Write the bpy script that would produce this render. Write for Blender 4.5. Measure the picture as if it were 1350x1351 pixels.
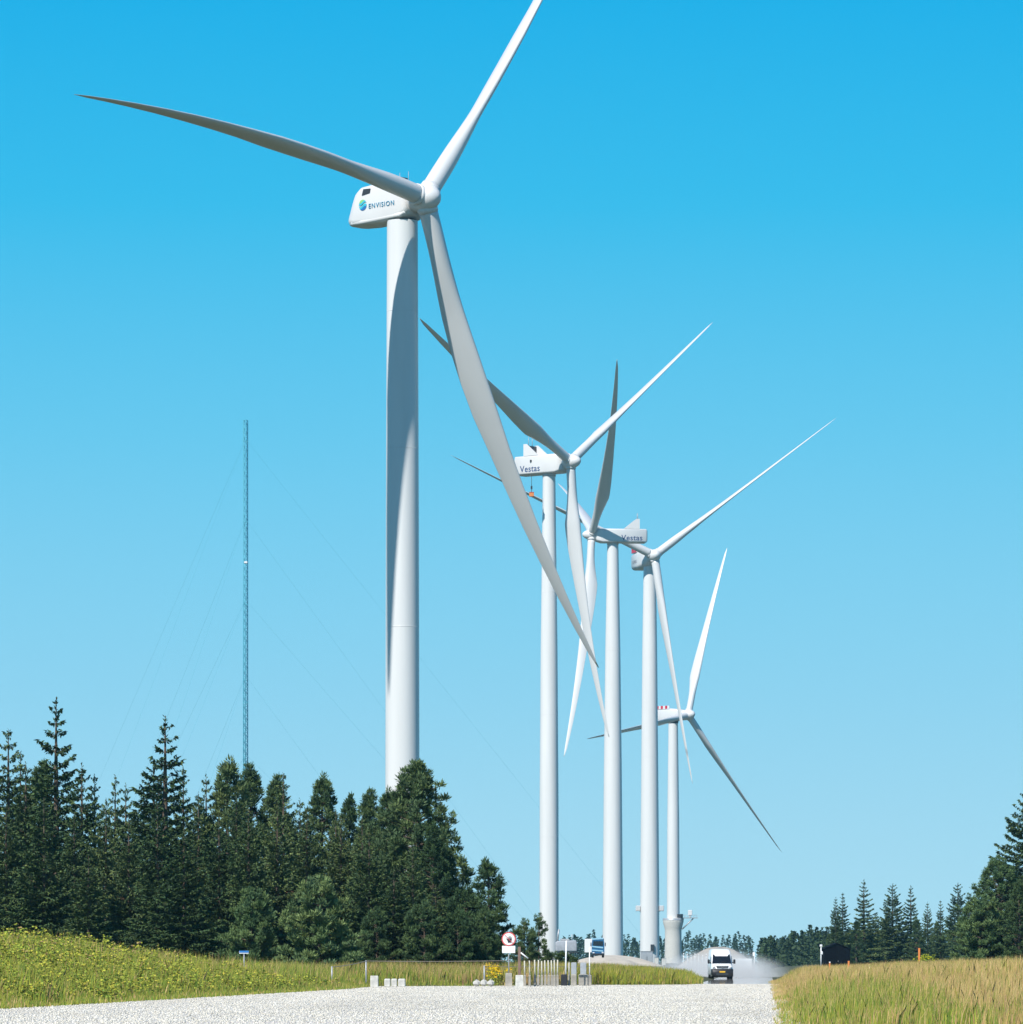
import bpy, math, random
import numpy as np
from mathutils import Vector, Matrix
R = math.radians
random.seed(7)
rng = np.random.default_rng(11)
S = bpy.context.scene
for o in list(bpy.data.objects):
    bpy.data.objects.remove(o)
COL = S.collection

# ------------------------------------------------------------------ camera, sky, sun, exposure
FPX, EYE, CX, CY = 6000.0, 1.4, 675.0, 1271.0      # telephoto, eye height, principal column, horizon row (photo pixels, 1350 wide)
cam = bpy.data.cameras.new('camera')
camo = bpy.data.objects.new('camera', cam)
COL.objects.link(camo)
camo.location = (0, 0, EYE)
camo.rotation_euler = (R(90), 0, 0)
cam.sensor_fit = 'HORIZONTAL'
cam.sensor_width = 36.0
cam.lens = FPX / 1350 * 36
cam.shift_y = (CY - 675.5) / 1350
cam.clip_start = 1.0
cam.clip_end = 20000
S.camera = camo

SUN_AZ, SUN_EL = R(33), R(46)           # azimuth to the left of straight behind the camera
sdir = Vector((-math.sin(SUN_AZ) * math.cos(SUN_EL), -math.cos(SUN_AZ) * math.cos(SUN_EL), math.sin(SUN_EL)))
sun = bpy.data.lights.new('sun', 'SUN')
sun.energy = 5.0
sun.angle = R(0.5)
sun.color = (1.0, 0.96, 0.90)
suno = bpy.data.objects.new('sun', sun)
COL.objects.link(suno)
suno.rotation_euler = sdir.to_track_quat('Z', 'Y').to_euler()
suno.location = (-100, -100, 300)

W = bpy.data.worlds.new('World')
S.world = W
W.use_nodes = True
nt = W.node_tree
nt.nodes.clear()
sky = nt.nodes.new('ShaderNodeTexSky')
sky.sky_type = 'NISHITA'
sky.sun_disc = False
sky.sun_elevation = SUN_EL
sky.sun_rotation = math.atan2(sdir.x, sdir.y)
sky.air_density = 1.0
sky.dust_density = 0.3
sky.ozone_density = 2.0
tc = nt.nodes.new('ShaderNodeTexCoord')
sep = nt.nodes.new('ShaderNodeSeparateXYZ')
nt.links.new(tc.outputs['Generated'], sep.inputs[0])
ramp = nt.nodes.new('ShaderNodeValToRGB')            # clear-sky colour by elevation, the same all the way round
nt.links.new(sep.outputs['Z'], ramp.inputs[0])
els = ramp.color_ramp.elements
SKYC = [(0.0, (0.475, 0.805, 0.94)), (0.03, (0.39, 0.755, 0.93)), (0.07, (0.26, 0.685, 0.915)), (0.115, (0.135, 0.605, 0.89)),
        (0.165, (0.030, 0.515, 0.86)), (0.215, (0.0, 0.430, 0.825)), (0.4, (0.0, 0.17, 0.46)), (1.0, (0.0, 0.06, 0.23))]
for i, (p, c) in enumerate(SKYC):
    e = els[i] if i < 2 else els.new(p)
    e.position = p
    e.color = (*c, 1)
bg1 = nt.nodes.new('ShaderNodeBackground')
bg1.inputs[1].default_value = 0.08
nt.links.new(sky.outputs[0], bg1.inputs[0])
bg2 = nt.nodes.new('ShaderNodeBackground')
bg2.inputs[1].default_value = 0.84
nt.links.new(ramp.outputs[0], bg2.inputs[0])
mx = nt.nodes.new('ShaderNodeMixShader')
mx.inputs[0].default_value = 0.98
nt.links.new(bg1.outputs[0], mx.inputs[1])
nt.links.new(bg2.outputs[0], mx.inputs[2])
out = nt.nodes.new('ShaderNodeOutputWorld')
nt.links.new(mx.outputs[0], out.inputs[0])

S.view_settings.view_transform = 'Standard'
S.view_settings.look = 'None'
S.view_settings.exposure = 0.25
S.view_settings.gamma = 1.0
S.view_settings.use_curve_mapping = False
S.render.resolution_x, S.render.resolution_y = 1023, 1024


# ------------------------------------------------------------------ helpers
def at(px, py, d):
    """point at distance d seen at a photo pixel"""
    return Vector(((px - CX) / FPX * d, d, EYE + (CY - py) / FPX * d))


def tag(o, label=None, cat=None, group=None, kind=None):
    if label: o['label'] = label
    if cat: o['category'] = cat
    if group: o['group'] = group
    if kind: o['kind'] = kind
    return o


def empty(name, loc, rz=0.0):
    o = bpy.data.objects.new(name, None)
    COL.objects.link(o)
    o.location = loc
    o.rotation_euler = (0, 0, rz)
    o.empty_display_size = 0.3
    return o


def copy_tree(o, parent=None):
    c = o.copy()
    COL.objects.link(c)
    c.parent = parent
    for ch in list(o.children):
        copy_tree(ch, c)
    return c


MATS = {}


def mat(name, col, rough=0.6, var=0.0, scale=3.0, bump=0.0, col2=None, metallic=0.0, spec=0.5, stretch=None, attr=None, objvar=0.0, coords='Object'):
    m = bpy.data.materials.new(name)
    m.use_nodes = True
    n = m.node_tree
    b = n.nodes['Principled BSDF']
    b.inputs['Roughness'].default_value = rough
    b.inputs['Metallic'].default_value = metallic
    b.inputs['Specular IOR Level'].default_value = spec
    b.inputs['Base Color'].default_value = (*col, 1)
    last = None
    if attr:
        a = n.nodes.new('ShaderNodeAttribute')
        a.attribute_name = attr
        last = a.outputs['Color']
    if var > 0 or col2 or bump:
        t = n.nodes.new('ShaderNodeTexCoord')
        src = t.outputs[coords]
        if stretch:
            mp = n.nodes.new('ShaderNodeMapping')
            mp.inputs['Scale'].default_value = stretch
            n.links.new(src, mp.inputs[0])
            src = mp.outputs[0]
        nz = n.nodes.new('ShaderNodeTexNoise')
        nz.inputs['Scale'].default_value = scale
        nz.inputs['Detail'].default_value = 6
        n.links.new(src, nz.inputs['Vector'])
        if var > 0 or col2:
            cr = n.nodes.new('ShaderNodeValToRGB')
            e = cr.color_ramp.elements
            e[0].position, e[1].position = 0.3, 0.72
            e[0].color = (*[c * (1 - var) for c in col], 1)
            e[1].color = (*(col2 if col2 else [min(1, c * (1 + var)) for c in col]), 1)
            n.links.new(nz.outputs['Fac'], cr.inputs[0])
            if last is None:
                last = cr.outputs[0]
            else:
                mm = n.nodes.new('ShaderNodeMixRGB')
                mm.blend_type = 'MULTIPLY'
                mm.inputs[0].default_value = 1
                n.links.new(last, mm.inputs[1])
                n.links.new(cr.outputs[0], mm.inputs[2])
                last = mm.outputs[0]
        if bump:
            bp = n.nodes.new('ShaderNodeBump')
            bp.inputs['Strength'].default_value = bump
            bp.inputs['Distance'].default_value = 0.05
            n.links.new(nz.outputs['Fac'], bp.inputs['Height'])
            n.links.new(bp.outputs[0], b.inputs['Normal'])
    if objvar and last is not None:
        oi = n.nodes.new('ShaderNodeObjectInfo')
        hs = n.nodes.new('ShaderNodeHueSaturation')
        mr = n.nodes.new('ShaderNodeMapRange')
        mr.inputs['To Min'].default_value = 1 - objvar
        mr.inputs['To Max'].default_value = 1 + objvar
        n.links.new(oi.outputs['Random'], mr.inputs['Value'])
        n.links.new(mr.outputs[0], hs.inputs['Value'])
        mr2 = n.nodes.new('ShaderNodeMapRange')
        mr2.inputs['To Min'].default_value = 0.52
        mr2.inputs['To Max'].default_value = 0.475
        n.links.new(oi.outputs['Random'], mr2.inputs['Value'])
        n.links.new(mr2.outputs[0], hs.inputs['Hue'])
        n.links.new(last, hs.inputs['Color'])
        last = hs.outputs[0]
    if last is not None:
        n.links.new(last, b.inputs['Base Color'])
    MATS[name] = m
    return m


class MB:
    def __init__(s):
        s.v, s.f, s.m, s.sm = [], [], [], []

    def add(s, vs, fs, mi=0, smooth=False):
        o = len(s.v)
        s.v += [tuple(v) for v in vs]
        for f in fs:
            s.f.append([i + o for i in f])
            s.m.append(mi)
            s.sm.append(smooth)

    def box(s, c, d, mi=0, rot=None, bev=0.0):
        cx, cy, cz = c
        x, y, z = d[0] / 2, d[1] / 2, d[2] / 2
        if bev > 0:
            b = min(bev, x * .9, y * .9, z * .9)
            vs = []
            for zz, ins in ((-z, b), (-z + b, 0), (z - b, 0), (z, b)):
                xx, yy = x - ins, y - ins
                k = b if ins == 0 else b * .5
                for px, py in ((-xx + k, -yy), (xx - k, -yy), (xx, -yy + k), (xx, yy - k), (xx - k, yy), (-xx + k, yy), (-xx, yy - k), (-xx, -yy + k)):
                    vs.append(Vector((px, py, zz)))
            fs = [list(range(7, -1, -1)), list(range(24, 32))]
            for k in range(3):
                for i in range(8):
                    j = (i + 1) % 8
                    fs.append([k * 8 + i, k * 8 + j, k * 8 + 8 + j, k * 8 + 8 + i])
        else:
            vs = [Vector((sx * x, sy * y, sz * z)) for sx in (-1, 1) for sy in (-1, 1) for sz in (-1, 1)]
            fs = [[0, 1, 3, 2], [4, 6, 7, 5], [0, 4, 5, 1], [2, 3, 7, 6], [0, 2, 6, 4], [1, 5, 7, 3]]
        if rot is not None:
            vs = [rot @ v for v in vs]
        s.add([v + Vector(c) for v in vs], fs, mi)
        return s

    def tube(s, p0, p1, r0, r1=None, n=10, mi=0, caps=True, smooth=True):
        r1 = r0 if r1 is None else r1
        p0, p1 = Vector(p0), Vector(p1)
        q = (p1 - p0).to_track_quat('Z', 'Y')
        vs = []
        for p, r in ((p0, r0), (p1, r1)):
            for i in range(n):
                a = 2 * math.pi * i / n
                vs.append(p + q @ Vector((r * math.cos(a), r * math.sin(a), 0)))
        s.add(vs, [[i, (i + 1) % n, n + (i + 1) % n, n + i] for i in range(n)], mi, smooth)
        if caps:
            s.add(vs[:n], [list(range(n - 1, -1, -1))], mi)
            s.add(vs[n:], [list(range(n))], mi)
        return s

    def lathe(s, prof, n=32, mi=0, smooth=True, M=None):
        """prof: list of (r, z); about z"""
        vs = []
        for r, z in prof:
            for i in range(n):
                a = 2 * math.pi * i / n
                v = Vector((r * math.cos(a), r * math.sin(a), z))
                vs.append(M @ v if M else v)
        fs = []
        for k in range(len(prof) - 1):
            for i in range(n):
                j = (i + 1) % n
                fs.append([k * n + i, k * n + j, (k + 1) * n + j, (k + 1) * n + i])
        s.add(vs, fs, mi, smooth)
        return s

    def loft(s, rings, mi=0, smooth=True, caps=True):
        n = len(rings[0])
        vs = [v for r in rings for v in r]
        fs = []
        for k in range(len(rings) - 1):
            for i in range(n):
                j = (i + 1) % n
                fs.append([k * n + i, k * n + j, (k + 1) * n + j, (k + 1) * n + i])
        if caps:
            fs.append(list(range(n - 1, -1, -1)))
            fs.append([(len(rings) - 1) * n + i for i in range(n)])
        s.add(vs, fs, mi, smooth)
        return s

    def prism(s, pts, y0, y1, mi=0, M=None):
        """polygon (x,z) extruded in y"""
        n = len(pts)
        vs = [Vector((x, y0, z)) for x, z in pts] + [Vector((x, y1, z)) for x, z in pts]
        if M: vs = [M @ v for v in vs]
        fs = [list(range(n)), list(range(2 * n - 1, n - 1, -1))]
        for i in range(n):
            j = (i + 1) % n
            fs.append([j, i, n + i, n + j])
        s.add(vs, fs, mi)
        return s

    def build(s, name, mats, parent=None, loc=None, fixn=True):
        me = bpy.data.meshes.new(name)
        me.from_pydata(s.v, [], s.f)
        if not isinstance(mats, (list, tuple)): mats = [mats]
        for m in mats: me.materials.append(m)
        me.polygons.foreach_set('material_index', s.m)
        me.polygons.foreach_set('use_smooth', s.sm)
        if fixn:
            import bmesh
            b = bmesh.new()
            b.from_mesh(me)
            bmesh.ops.remove_doubles(b, verts=b.verts, dist=1e-4)
            bmesh.ops.recalc_face_normals(b, faces=b.faces)
            b.to_mesh(me)
            b.free()
        me.update()
        o = bpy.data.objects.new(name, me)
        COL.objects.link(o)
        if parent is not None: o.parent = parent
        if loc is not None: o.location = loc
        return o


def mesh_np(name, V, nper, mats, col=None, parent=None, smooth=False, faces=None):
    """V (n, nper, 3): n separate polygons; col (n,3) per polygon colour"""
    n = len(V)
    me = bpy.data.meshes.new(name)
    me.vertices.add(n * nper)
    me.vertices.foreach_set('co', np.ascontiguousarray(V, dtype=np.float32).ravel())
    if faces is None:
        nl = n * nper
        me.loops.add(nl)
        me.loops.foreach_set('vertex_index', np.arange(nl, dtype=np.int32))
        me.polygons.add(n)
        me.polygons.foreach_set('loop_start', np.arange(0, nl, nper, dtype=np.int32))
        fpv = nper
    else:
        fa = np.asarray(faces, dtype=np.int32)         # (k, m) faces per piece
        k, mm = fa.shape
        idx = (fa[None] + (np.arange(n, dtype=np.int32) * nper)[:, None, None]).reshape(-1)
        me.loops.add(len(idx))
        me.loops.foreach_set('vertex_index', idx)
        me.polygons.add(n * k)
        me.polygons.foreach_set('loop_start', np.arange(0, len(idx), mm, dtype=np.int32))
    if col is not None:
        a = me.color_attributes.new('Col', 'FLOAT_COLOR', 'POINT')
        c4 = np.ones((n, nper, 4), dtype=np.float32)
        c4[:, :, :3] = np.asarray(col, dtype=np.float32)[:, None, :]
        a.data.foreach_set('color', c4.ravel())
    if not isinstance(mats, (list, tuple)): mats = [mats]
    for m in mats: me.materials.append(m)
    me.update()
    me.validate()
    o = bpy.data.objects.new(name, me)
    COL.objects.link(o)
    if parent is not None: o.parent = parent
    return o


def text_mesh(name, body, size, material, parent, M, depth=0.03, space=1.0, off=0.0):
    cu = bpy.data.curves.new(name, 'FONT')
    cu.body = body
    cu.size = size
    cu.align_x = 'CENTER'
    cu.align_y = 'CENTER'
    cu.extrude = depth
    cu.offset = size * off
    cu.space_character = space
    to = bpy.data.objects.new(name, cu)
    COL.objects.link(to)
    dg = bpy.context.evaluated_depsgraph_get()
    me = bpy.data.meshes.new_from_object(to.evaluated_get(dg))
    bpy.data.objects.remove(to)
    bpy.data.curves.remove(cu)
    me.materials.clear()
    me.materials.append(material)
    o = bpy.data.objects.new(name, me)
    COL.objects.link(o)
    o.parent = parent
    o.matrix_local = M
    return o


def ss(t):
    t = np.clip(t, 0, 1)
    return t * t * (3 - 2 * t)


_ph = np.random.default_rng(3).uniform(0, 6.28, (24, 3))


def vnoise(x, y, sc):
    """cheap smooth 2-D noise in -1..1"""
    v = 0
    for i in range(8):
        a = _ph[i, 0]
        k = sc * (0.6 + 0.25 * i)
        v = v + np.sin(k * (x * math.cos(a) + y * math.sin(a)) + _ph[i, 1]) * np.cos(k * .73 * (-x * math.sin(a) + y * math.cos(a)) + _ph[i, 2]) / (1 + .35 * i)
    return v / 2.6


# ------------------------------------------------------------------ materials
white_paint = mat('white_tower_paint', (0.68, 0.685, 0.68), 0.38, var=0.05, scale=0.5, stretch=(1, 1, .06))
blade_paint = mat('pale_blade_gelcoat', (0.64, 0.645, 0.645), 0.35, var=0.03, scale=0.1)
nacelle_paint = mat('nacelle_paint', (0.68, 0.68, 0.68), 0.4, var=0.03, scale=0.3)
flange = mat('flange_grey', (0.55, 0.57, 0.58), 0.5, var=0.05)
dark = mat('dark_louvre', (0.03, 0.035, 0.04), 0.5, var=0.2)
grey_metal = mat('galvanised_steel', (0.42, 0.44, 0.46), 0.45, var=0.12, scale=6, metallic=0.3)
blue_grey = mat('mast_steel', (0.07, 0.36, 0.47), 0.6, var=0.1, scale=4)
concrete = mat('concrete', (0.36, 0.335, 0.29), 0.9, var=0.25, scale=2.5, bump=0.2)
pale_concrete = mat('pale_concrete', (0.56, 0.55, 0.51), 0.9, var=0.25, scale=4, bump=0.2)
wood = mat('weathered_wood', (0.20, 0.13, 0.10), 0.85, var=0.25, scale=5, stretch=(6, 6, .6), bump=0.2)
pale_wood = mat('pale_post_wood', (0.52, 0.50, 0.42), 0.8, var=0.2, scale=6, stretch=(5, 5, .6))
red = mat('red_sign_film', (0.62, 0.10, 0.10), 0.45, var=0.05)
sign_white = mat('white_sign_film', (0.8, 0.8, 0.8), 0.45, var=0.03)
black = mat('black_print', (0.02, 0.02, 0.025), 0.5, var=0.1)
orange = mat('orange_stake_paint', (0.75, 0.24, 0.06), 0.6, var=0.12)
navy = mat('navy_lettering', (0.008, 0.045, 0.16), 0.5, var=0.05)
teal = mat('teal_lettering', (0.03, 0.22, 0.36), 0.5, var=0.05)
logo_green = mat('logo_green', (0.25, 0.58, 0.20), 0.5, var=0.05)
logo_cyan = mat('logo_cyan', (0.04, 0.45, 0.58), 0.5, var=0.05)
logo_blue = mat('logo_blue', (0.02, 0.16, 0.45), 0.5, var=0.05)
small_grey = mat('grey_lettering', (0.30, 0.32, 0.35), 0.5, var=0.05)
red_paint = mat('red_rail_paint', (0.55, 0.02, 0.05), 0.5, var=0.08)
blue_paint = mat('blue_truck_paint', (0.02, 0.12, 0.27), 0.4, var=0.1)
ltblue_paint = mat('light_blue_stripe', (0.30, 0.55, 0.72), 0.4, var=0.06)
van_paint = mat('white_van_paint', (0.80, 0.81, 0.82), 0.25, var=0.02)
glass = mat('dark_glass', (0.012, 0.016, 0.022), 0.08, var=0.1, spec=0.6)
plastic = mat('black_plastic', (0.022, 0.022, 0.026), 0.5, var=0.15)
tyre = mat('tyre_rubber', (0.02, 0.02, 0.02), 0.85, var=0.15)
rim = mat('wheel_rim', (0.35, 0.36, 0.38), 0.4, var=0.05, metallic=0.6)
lamp_glass = mat('headlamp_glass', (0.7, 0.72, 0.75), 0.1, var=0.05)
yellow_plate = mat('yellow_plate', (0.72, 0.42, 0.03), 0.5, var=0.05)
tarp = mat('grey_tarpaulin', (0.34, 0.37, 0.41), 0.7, var=0.12, scale=1.5)
black_wood = mat('black_tarred_wood', (0.004, 0.004, 0.006), 0.9, spec=0.1, var=0.3, scale=3)
sand = mat('pale_sand', (0.52, 0.46, 0.38), 0.95, var=0.14, scale=0.5, bump=0.4)
heap_m = mat('grey_gravel_heap', (0.34, 0.31, 0.27), 0.95, var=0.2, scale=0.6, bump=0.5)
rope = mat('rope', (0.24, 0.21, 0.17), 0.8, var=0.15)
blue_sign = mat('blue_sign_film', (0.03, 0.20, 0.55), 0.5, var=0.05)

# ground: meadow soil with dry and green patches
gm = mat('meadow_soil', (0.040, 0.058, 0.018), 0.95, var=0.35, scale=0.12, col2=(0.09, 0.085, 0.03), bump=0.5)
gravel_m = mat('white_gravel_bed', (0.56, 0.535, 0.49), 0.95, var=0.12, scale=9, bump=0.8)
stone_m = mat('white_gravel_stone', (0.9, 0.9, 0.9), 0.9, attr='Col')
# road beyond the gravel: mirror-smooth, its flat-angle reflection stands in for the heat mirage
road_m = mat('mirage_pale_road', (0.50, 0.49, 0.47), 0.03, var=0.08, scale=0.4, spec=0.5)
grass_m = mat('grass_blades', (0.9, 0.9, 0.9), 0.75, attr='Col', spec=0.25)
herb_m = mat('herb_leaves', (0.9, 0.9, 0.9), 0.75, attr='Col', spec=0.25)
needle_m = mat('conifer_needles', (1.0, 1.0, 1.0), 0.7, attr='Col', spec=0.25, objvar=0.30)
bark = mat('conifer_bark', (0.13, 0.095, 0.07), 0.9, var=0.3, scale=3, stretch=(3, 3, .8), bump=0.4)

# ------------------------------------------------------------------ ground
XL = np.array([(-400, -30), (60, -20.5), (138, -15.5), (190, -12.2), (247, -8.6), (266, -8.4), (273, -8.0), (276, -3.0), (282, 2.0), (289, 6.5), (293, 11.0), (300, 12.2)], float)


def x_r(y):
    return 6.4 + 0.0562 * (y - 105)


def x_l(y):
    return np.where(y > 300, x_r(y) - 5.2, np.interp(y, XL[:, 0], XL[:, 1]))


def H(x, y):
    x = np.asarray(x, float)
    y = np.asarray(y, float)
    ol, orr = x_l(y) - x, x - x_r(y)
    A = 1.55 - 1.15 * ss((y - 195) / 60)
    hl = A * ss(ol / 11) + 0.10 * ss(ol / 1.5)
    hr = 0.60 * ss(orr / 2.6) + 0.45 * ss((orr - 2.5) / 8)
    hr = hr * (1 - 0.45 * ss((y - 320) / 200))
    hl = hl * ss((y - 95) / 40)
    hr = hr * (0.12 + 0.88 * ss((y - 95) / 75))
    nz = (0.10 * vnoise(x, y, 0.12) + 0.09 * vnoise(x * 1.5, y * .5, 0.55)) * ss(np.maximum(ol, orr) / 3)
    far = ss((y - 1900) / 300) * 1.2 + 0.3 * ss((y - 600) / 400) * ss(np.maximum(ol, orr) / 6)
    return np.where(ol > 0, hl, np.where(orr > 0, hr, 0.0)) + nz + far * ss(np.maximum(ol, orr) / 6)


def hz(x, y):
    return float(H(np.array([x]), np.array([y]))[0])


xs = np.unique(np.concatenate([np.linspace(-2400, -120, 30), np.linspace(-120, -30, 30), np.linspace(-30, 40, 141), np.linspace(40, 160, 50), np.linspace(160, 2400, 36)]))
ys = np.unique(np.concatenate([np.linspace(-300, 60, 12), np.linspace(60, 330, 180), np.linspace(330, 700, 70), np.linspace(700, 4300, 110)]))
gx, gy = np.meshgrid(xs, ys)
gz = H(gx, gy) - 0.03
nx, ny = len(xs), len(ys)
gv = np.stack([gx, gy, gz], -1).reshape(-1, 3)
idx = np.arange(nx * ny).reshape(ny, nx)
gf = np.stack([idx[:-1, :-1], idx[:-1, 1:], idx[1:, 1:], idx[1:, :-1]], -1).reshape(-1, 4)
me = bpy.data.meshes.new('ground')
me.from_pydata(gv.tolist(), [], gf.tolist())
me.polygons.foreach_set('use_smooth', [True] * len(me.polygons))
me.materials.append(gm)
ground = bpy.data.objects.new('ground', me)
COL.objects.link(ground)
tag(ground, kind='structure')


def strip(name, y0, y1, n, m, over, z):
    mb = MB()
    yy = np.linspace(y0, y1, n)
    a, b = x_l(yy) - over, x_r(yy) + over
    K = 8
    vs = [(a[i] + (b[i] - a[i]) * k / K, yy[i], z) for i in range(n) for k in range(K + 1)]
    fs = [[i * (K + 1) + k, i * (K + 1) + k + 1, (i + 1) * (K + 1) + k + 1, (i + 1) * (K + 1) + k] for i in range(n - 1) for k in range(K)]
    mb.add(vs, fs)
    return tag(mb.build(name, m, fixn=False), kind='structure')


strip('gravel_yard', -300, 301, 240, gravel_m, 0.25, 0.0)
strip('road', 301, 3000, 60, road_m, 0.0, 0.004)

# loose gravel stones
NST = 110000
yy = 92 + (302 - 92) * rng.random(NST) ** 1.35
u = rng.random(NST)
edge = .35 + .45 * np.abs(vnoise(yy * 3.1, yy * 1.7, .5))
xx = x_l(yy) - edge + (x_r(yy) - x_l(yy) + 2 * edge) * u
cube = np.array([(-1, -1, -1), (1, -1, -1), (1, 1, -1), (-1, 1, -1), (-1, -1, 1), (1, -1, 1), (1, 1, 1), (-1, 1, 1)], float)
cube = cube / np.linalg.norm(cube, axis=1)[:, None]
sz = rng.uniform(.012, .032, NST) * (1 + 0.25 * (yy - 92) / 200)
V = cube[None] * rng.uniform(.65, 1.25, (NST, 8, 1))
V = V * (sz[:, None] * np.stack([rng.uniform(.8, 1.5, NST), rng.uniform(.8, 1.5, NST), rng.uniform(.6, 1.0, NST)], 1))[:, None, :]
ang = rng.uniform(0, 6.28, NST)
ca, sa = np.cos(ang)[:, None], np.sin(ang)[:, None]
V = np.stack([V[..., 0] * ca - V[..., 1] * sa, V[..., 0] * sa + V[..., 1] * ca, V[..., 2]], -1)
V += np.stack([xx, yy, sz * .35 + 0.0], 1)[:, None, :]
tone = 1 - .10 * ss(vnoise(xx, yy * .12, .55) / .5) - .07 * ss(vnoise(xx + 9, yy * .3, 1.3) / .4)
g = np.clip(rng.normal(.63, .075, NST) * tone, .25, .86)
g = np.where(rng.random(NST) < .03, g * .65, g)
warm = rng.uniform(.78, .92, NST)
colr = np.stack([g, g * (.5 + .5 * warm) ** .6, g * warm], 1)
st = mesh_np('gravel_stones', V, 8, stone_m, colr, faces=[(0, 3, 2, 1), (4, 5, 6, 7), (0, 1, 5, 4), (1, 2, 6, 5), (2, 3, 7, 6), (3, 0, 4, 7)])
tag(st, 'white crushed gravel covering the yard in front', 'gravel', kind='stuff')


# ------------------------------------------------------------------ grass and herbs (uncountable)
def grass(name, x, y, h, w, col, label, cat, lean=0.24):
    n = len(x)
    z = H(x, y) - .04
    a = rng.uniform(0, 6.28, n)
    ln = np.clip(rng.normal(0, lean, n), -.42, .42) * h
    la = rng.uniform(0, 6.28, n)
    dx, dy = np.cos(a) * w / 2, np.sin(a) * w / 2 * .4
    lx, ly = np.cos(la) * ln + .05 * h, np.sin(la) * ln
    b = np.stack([x, y, z], 1)
    V = np.zeros((n, 5, 3))
    V[:, 0] = b + np.stack([-dx, -dy, 0 * z], 1)
    V[:, 1] = b + np.stack([dx, dy, 0 * z], 1)
    V[:, 2] = b + np.stack([dx * .8 + lx * .35, dy * .8 + ly * .35, h * .6], 1)
    V[:, 3] = b + np.stack([lx, ly, h], 1)
    V[:, 4] = b + np.stack([-dx * .8 + lx * .35, -dy * .8 + ly * .35, h * .6], 1)
    return tag(mesh_np(name, V, 5, grass_m, col), label, cat, kind='stuff')


def mixcol(n, cols, wts, jit=.18):
    c = np.array(cols)
    p = np.array(wts)
    if p.ndim == 1:
        k = rng.choice(len(c), n, p=p / p.sum())
    else:
        p = p / p.sum(1, keepdims=True)
        k = (rng.random(n)[:, None] > np.cumsum(p, 1)).sum(1).clip(0, len(c) - 1)
    return c[k] * rng.uniform(1 - jit, 1 + jit, (n, 1)) * rng.uniform(.94, 1.06, (n, 3))


GREEN, LIME, STRAW, TAN, OLIVE, YEL, DGREEN = (.14, .22, .03), (.31, .33, .045), (.52, .37, .16), (.44, .26, .13), (.20, .19, .045), (.42, .39, .035), (.055, .11, .025)
# left verge
n = 105000
y = 100 + 180 * rng.random(n) ** 1.1
off = rng.random(n) ** 1.5 * 13
x = x_l(y) - off
keep = (x > -36) & ~((y > 245) & (off > 7))
x, y, off = x[keep], y[keep], off[keep]
n = len(x)
pn = vnoise(x, y, .5)
h = (.20 + .66 * ss((off + .5 * pn) / 2.5)) * rng.uniform(.5, 1.4, n) * (1 + .45 * pn)
wts = np.stack([1.3 + 0 * x, 1.1 + .6 * ss(off / 4), .25 + .9 * ss((pn - .15) / .4), .06 + .25 * ss((pn - .3) / .4), .6 + 0 * x], 1)
grass('verge_grass', x, y, h, rng.uniform(.018, .04, n), mixcol(n, [GREEN, LIME, STRAW, TAN, OLIVE], wts),
      'tall green verge grass along the left edge of the white gravel', 'grass')
# right verge
n = 230000
y = 88 + 272 * rng.random(n) ** 1.15
off = rng.random(n) ** 1.25 * 24 - .45 * np.abs(vnoise(y * 2.3, y * 1.1, .6)) - .05
x = x_r(y) + off
pn = vnoise(x * 1.0, y * .25, .55)
pn2 = vnoise(x + 40, y * .3, .9)
h = (.12 + .34 * ss((off + .6 * pn2) / 1.8)) * rng.uniform(.4, 1.45, n) * (1 + .35 * pn + .25 * pn2)
green = ss((3.0 - abs(off - 1.9)) / 1.6) * ss((185 - y) / 50) * 4.0 + ss((124 - y) / 16) * 1.6 * ss(pn2 / .2 + .5) + 1.8 * ss((pn2 - .3) / .3)
wts = np.stack([.16 + green, .22 + .9 * green, 1.5 + .9 * ss((pn + .1) / .4), 1.0 + 1.4 * ss(-pn / .35), 1.0 + 0 * x, .5 * ss((-pn - .25) / .2)], 1)
RUST = (.30, .17, .11)
grass('dry_grass', x, y, h, rng.uniform(.008, .022, n), mixcol(n, [GREEN, LIME, (.55, .40, .17), (.50, .32, .14), (.34, .29, .07), RUST], wts),
      'dry straw coloured grass with green patches on the right bank', 'grass')
# grass behind the rope fence
n = 40000
x = rng.uniform(-16, 7.0, n)
y = 277 + rng.random(n) * 26 + np.maximum(0, x + 3) * 1.45
pn = vnoise(x, y, .8)
h = rng.uniform(.55, 1.15, n) * (1 + .15 * pn)
wts = np.stack([.9 + .5 * ss(pn), .6 + 0 * x, .8 + 1.1 * ss(-pn / .3), .55 + 0 * x, 1.4 + 0 * x], 1)
grass('meadow_grass', x, y, h, rng.uniform(.018, .04, n), mixcol(n, [GREEN, LIME, STRAW, TAN, OLIVE], wts),
      'brownish green meadow grass behind the rope fence', 'grass')
# clump between yard and road
n = 26000
y = 289.5 + 52 * rng.random(n) ** 1.5
x = x_l(y) - .05 - rng.random(n) * np.where(y < 296, 5, 9)
pn = vnoise(x, y, 1.2)
h = rng.uniform(.5, 1.05, n) * (1 + .2 * pn) * (.55 + .45 * ss((x_l(y) - x) / 1.2))
wts = np.stack([1.0 + .9 * ss(-pn), 1.5 + 0 * x, .25 + 0 * x, .25 + 0 * x, .8 + 0 * x, .5 + .8 * ss(pn)], 1)
grass('roadside_grass', x, y, h, rng.uniform(.02, .045, n), mixcol(n, [GREEN, LIME, STRAW, TAN, OLIVE, YEL], wts),
      'lime green roadside grass left of the van between gravel and road', 'grass')


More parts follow.
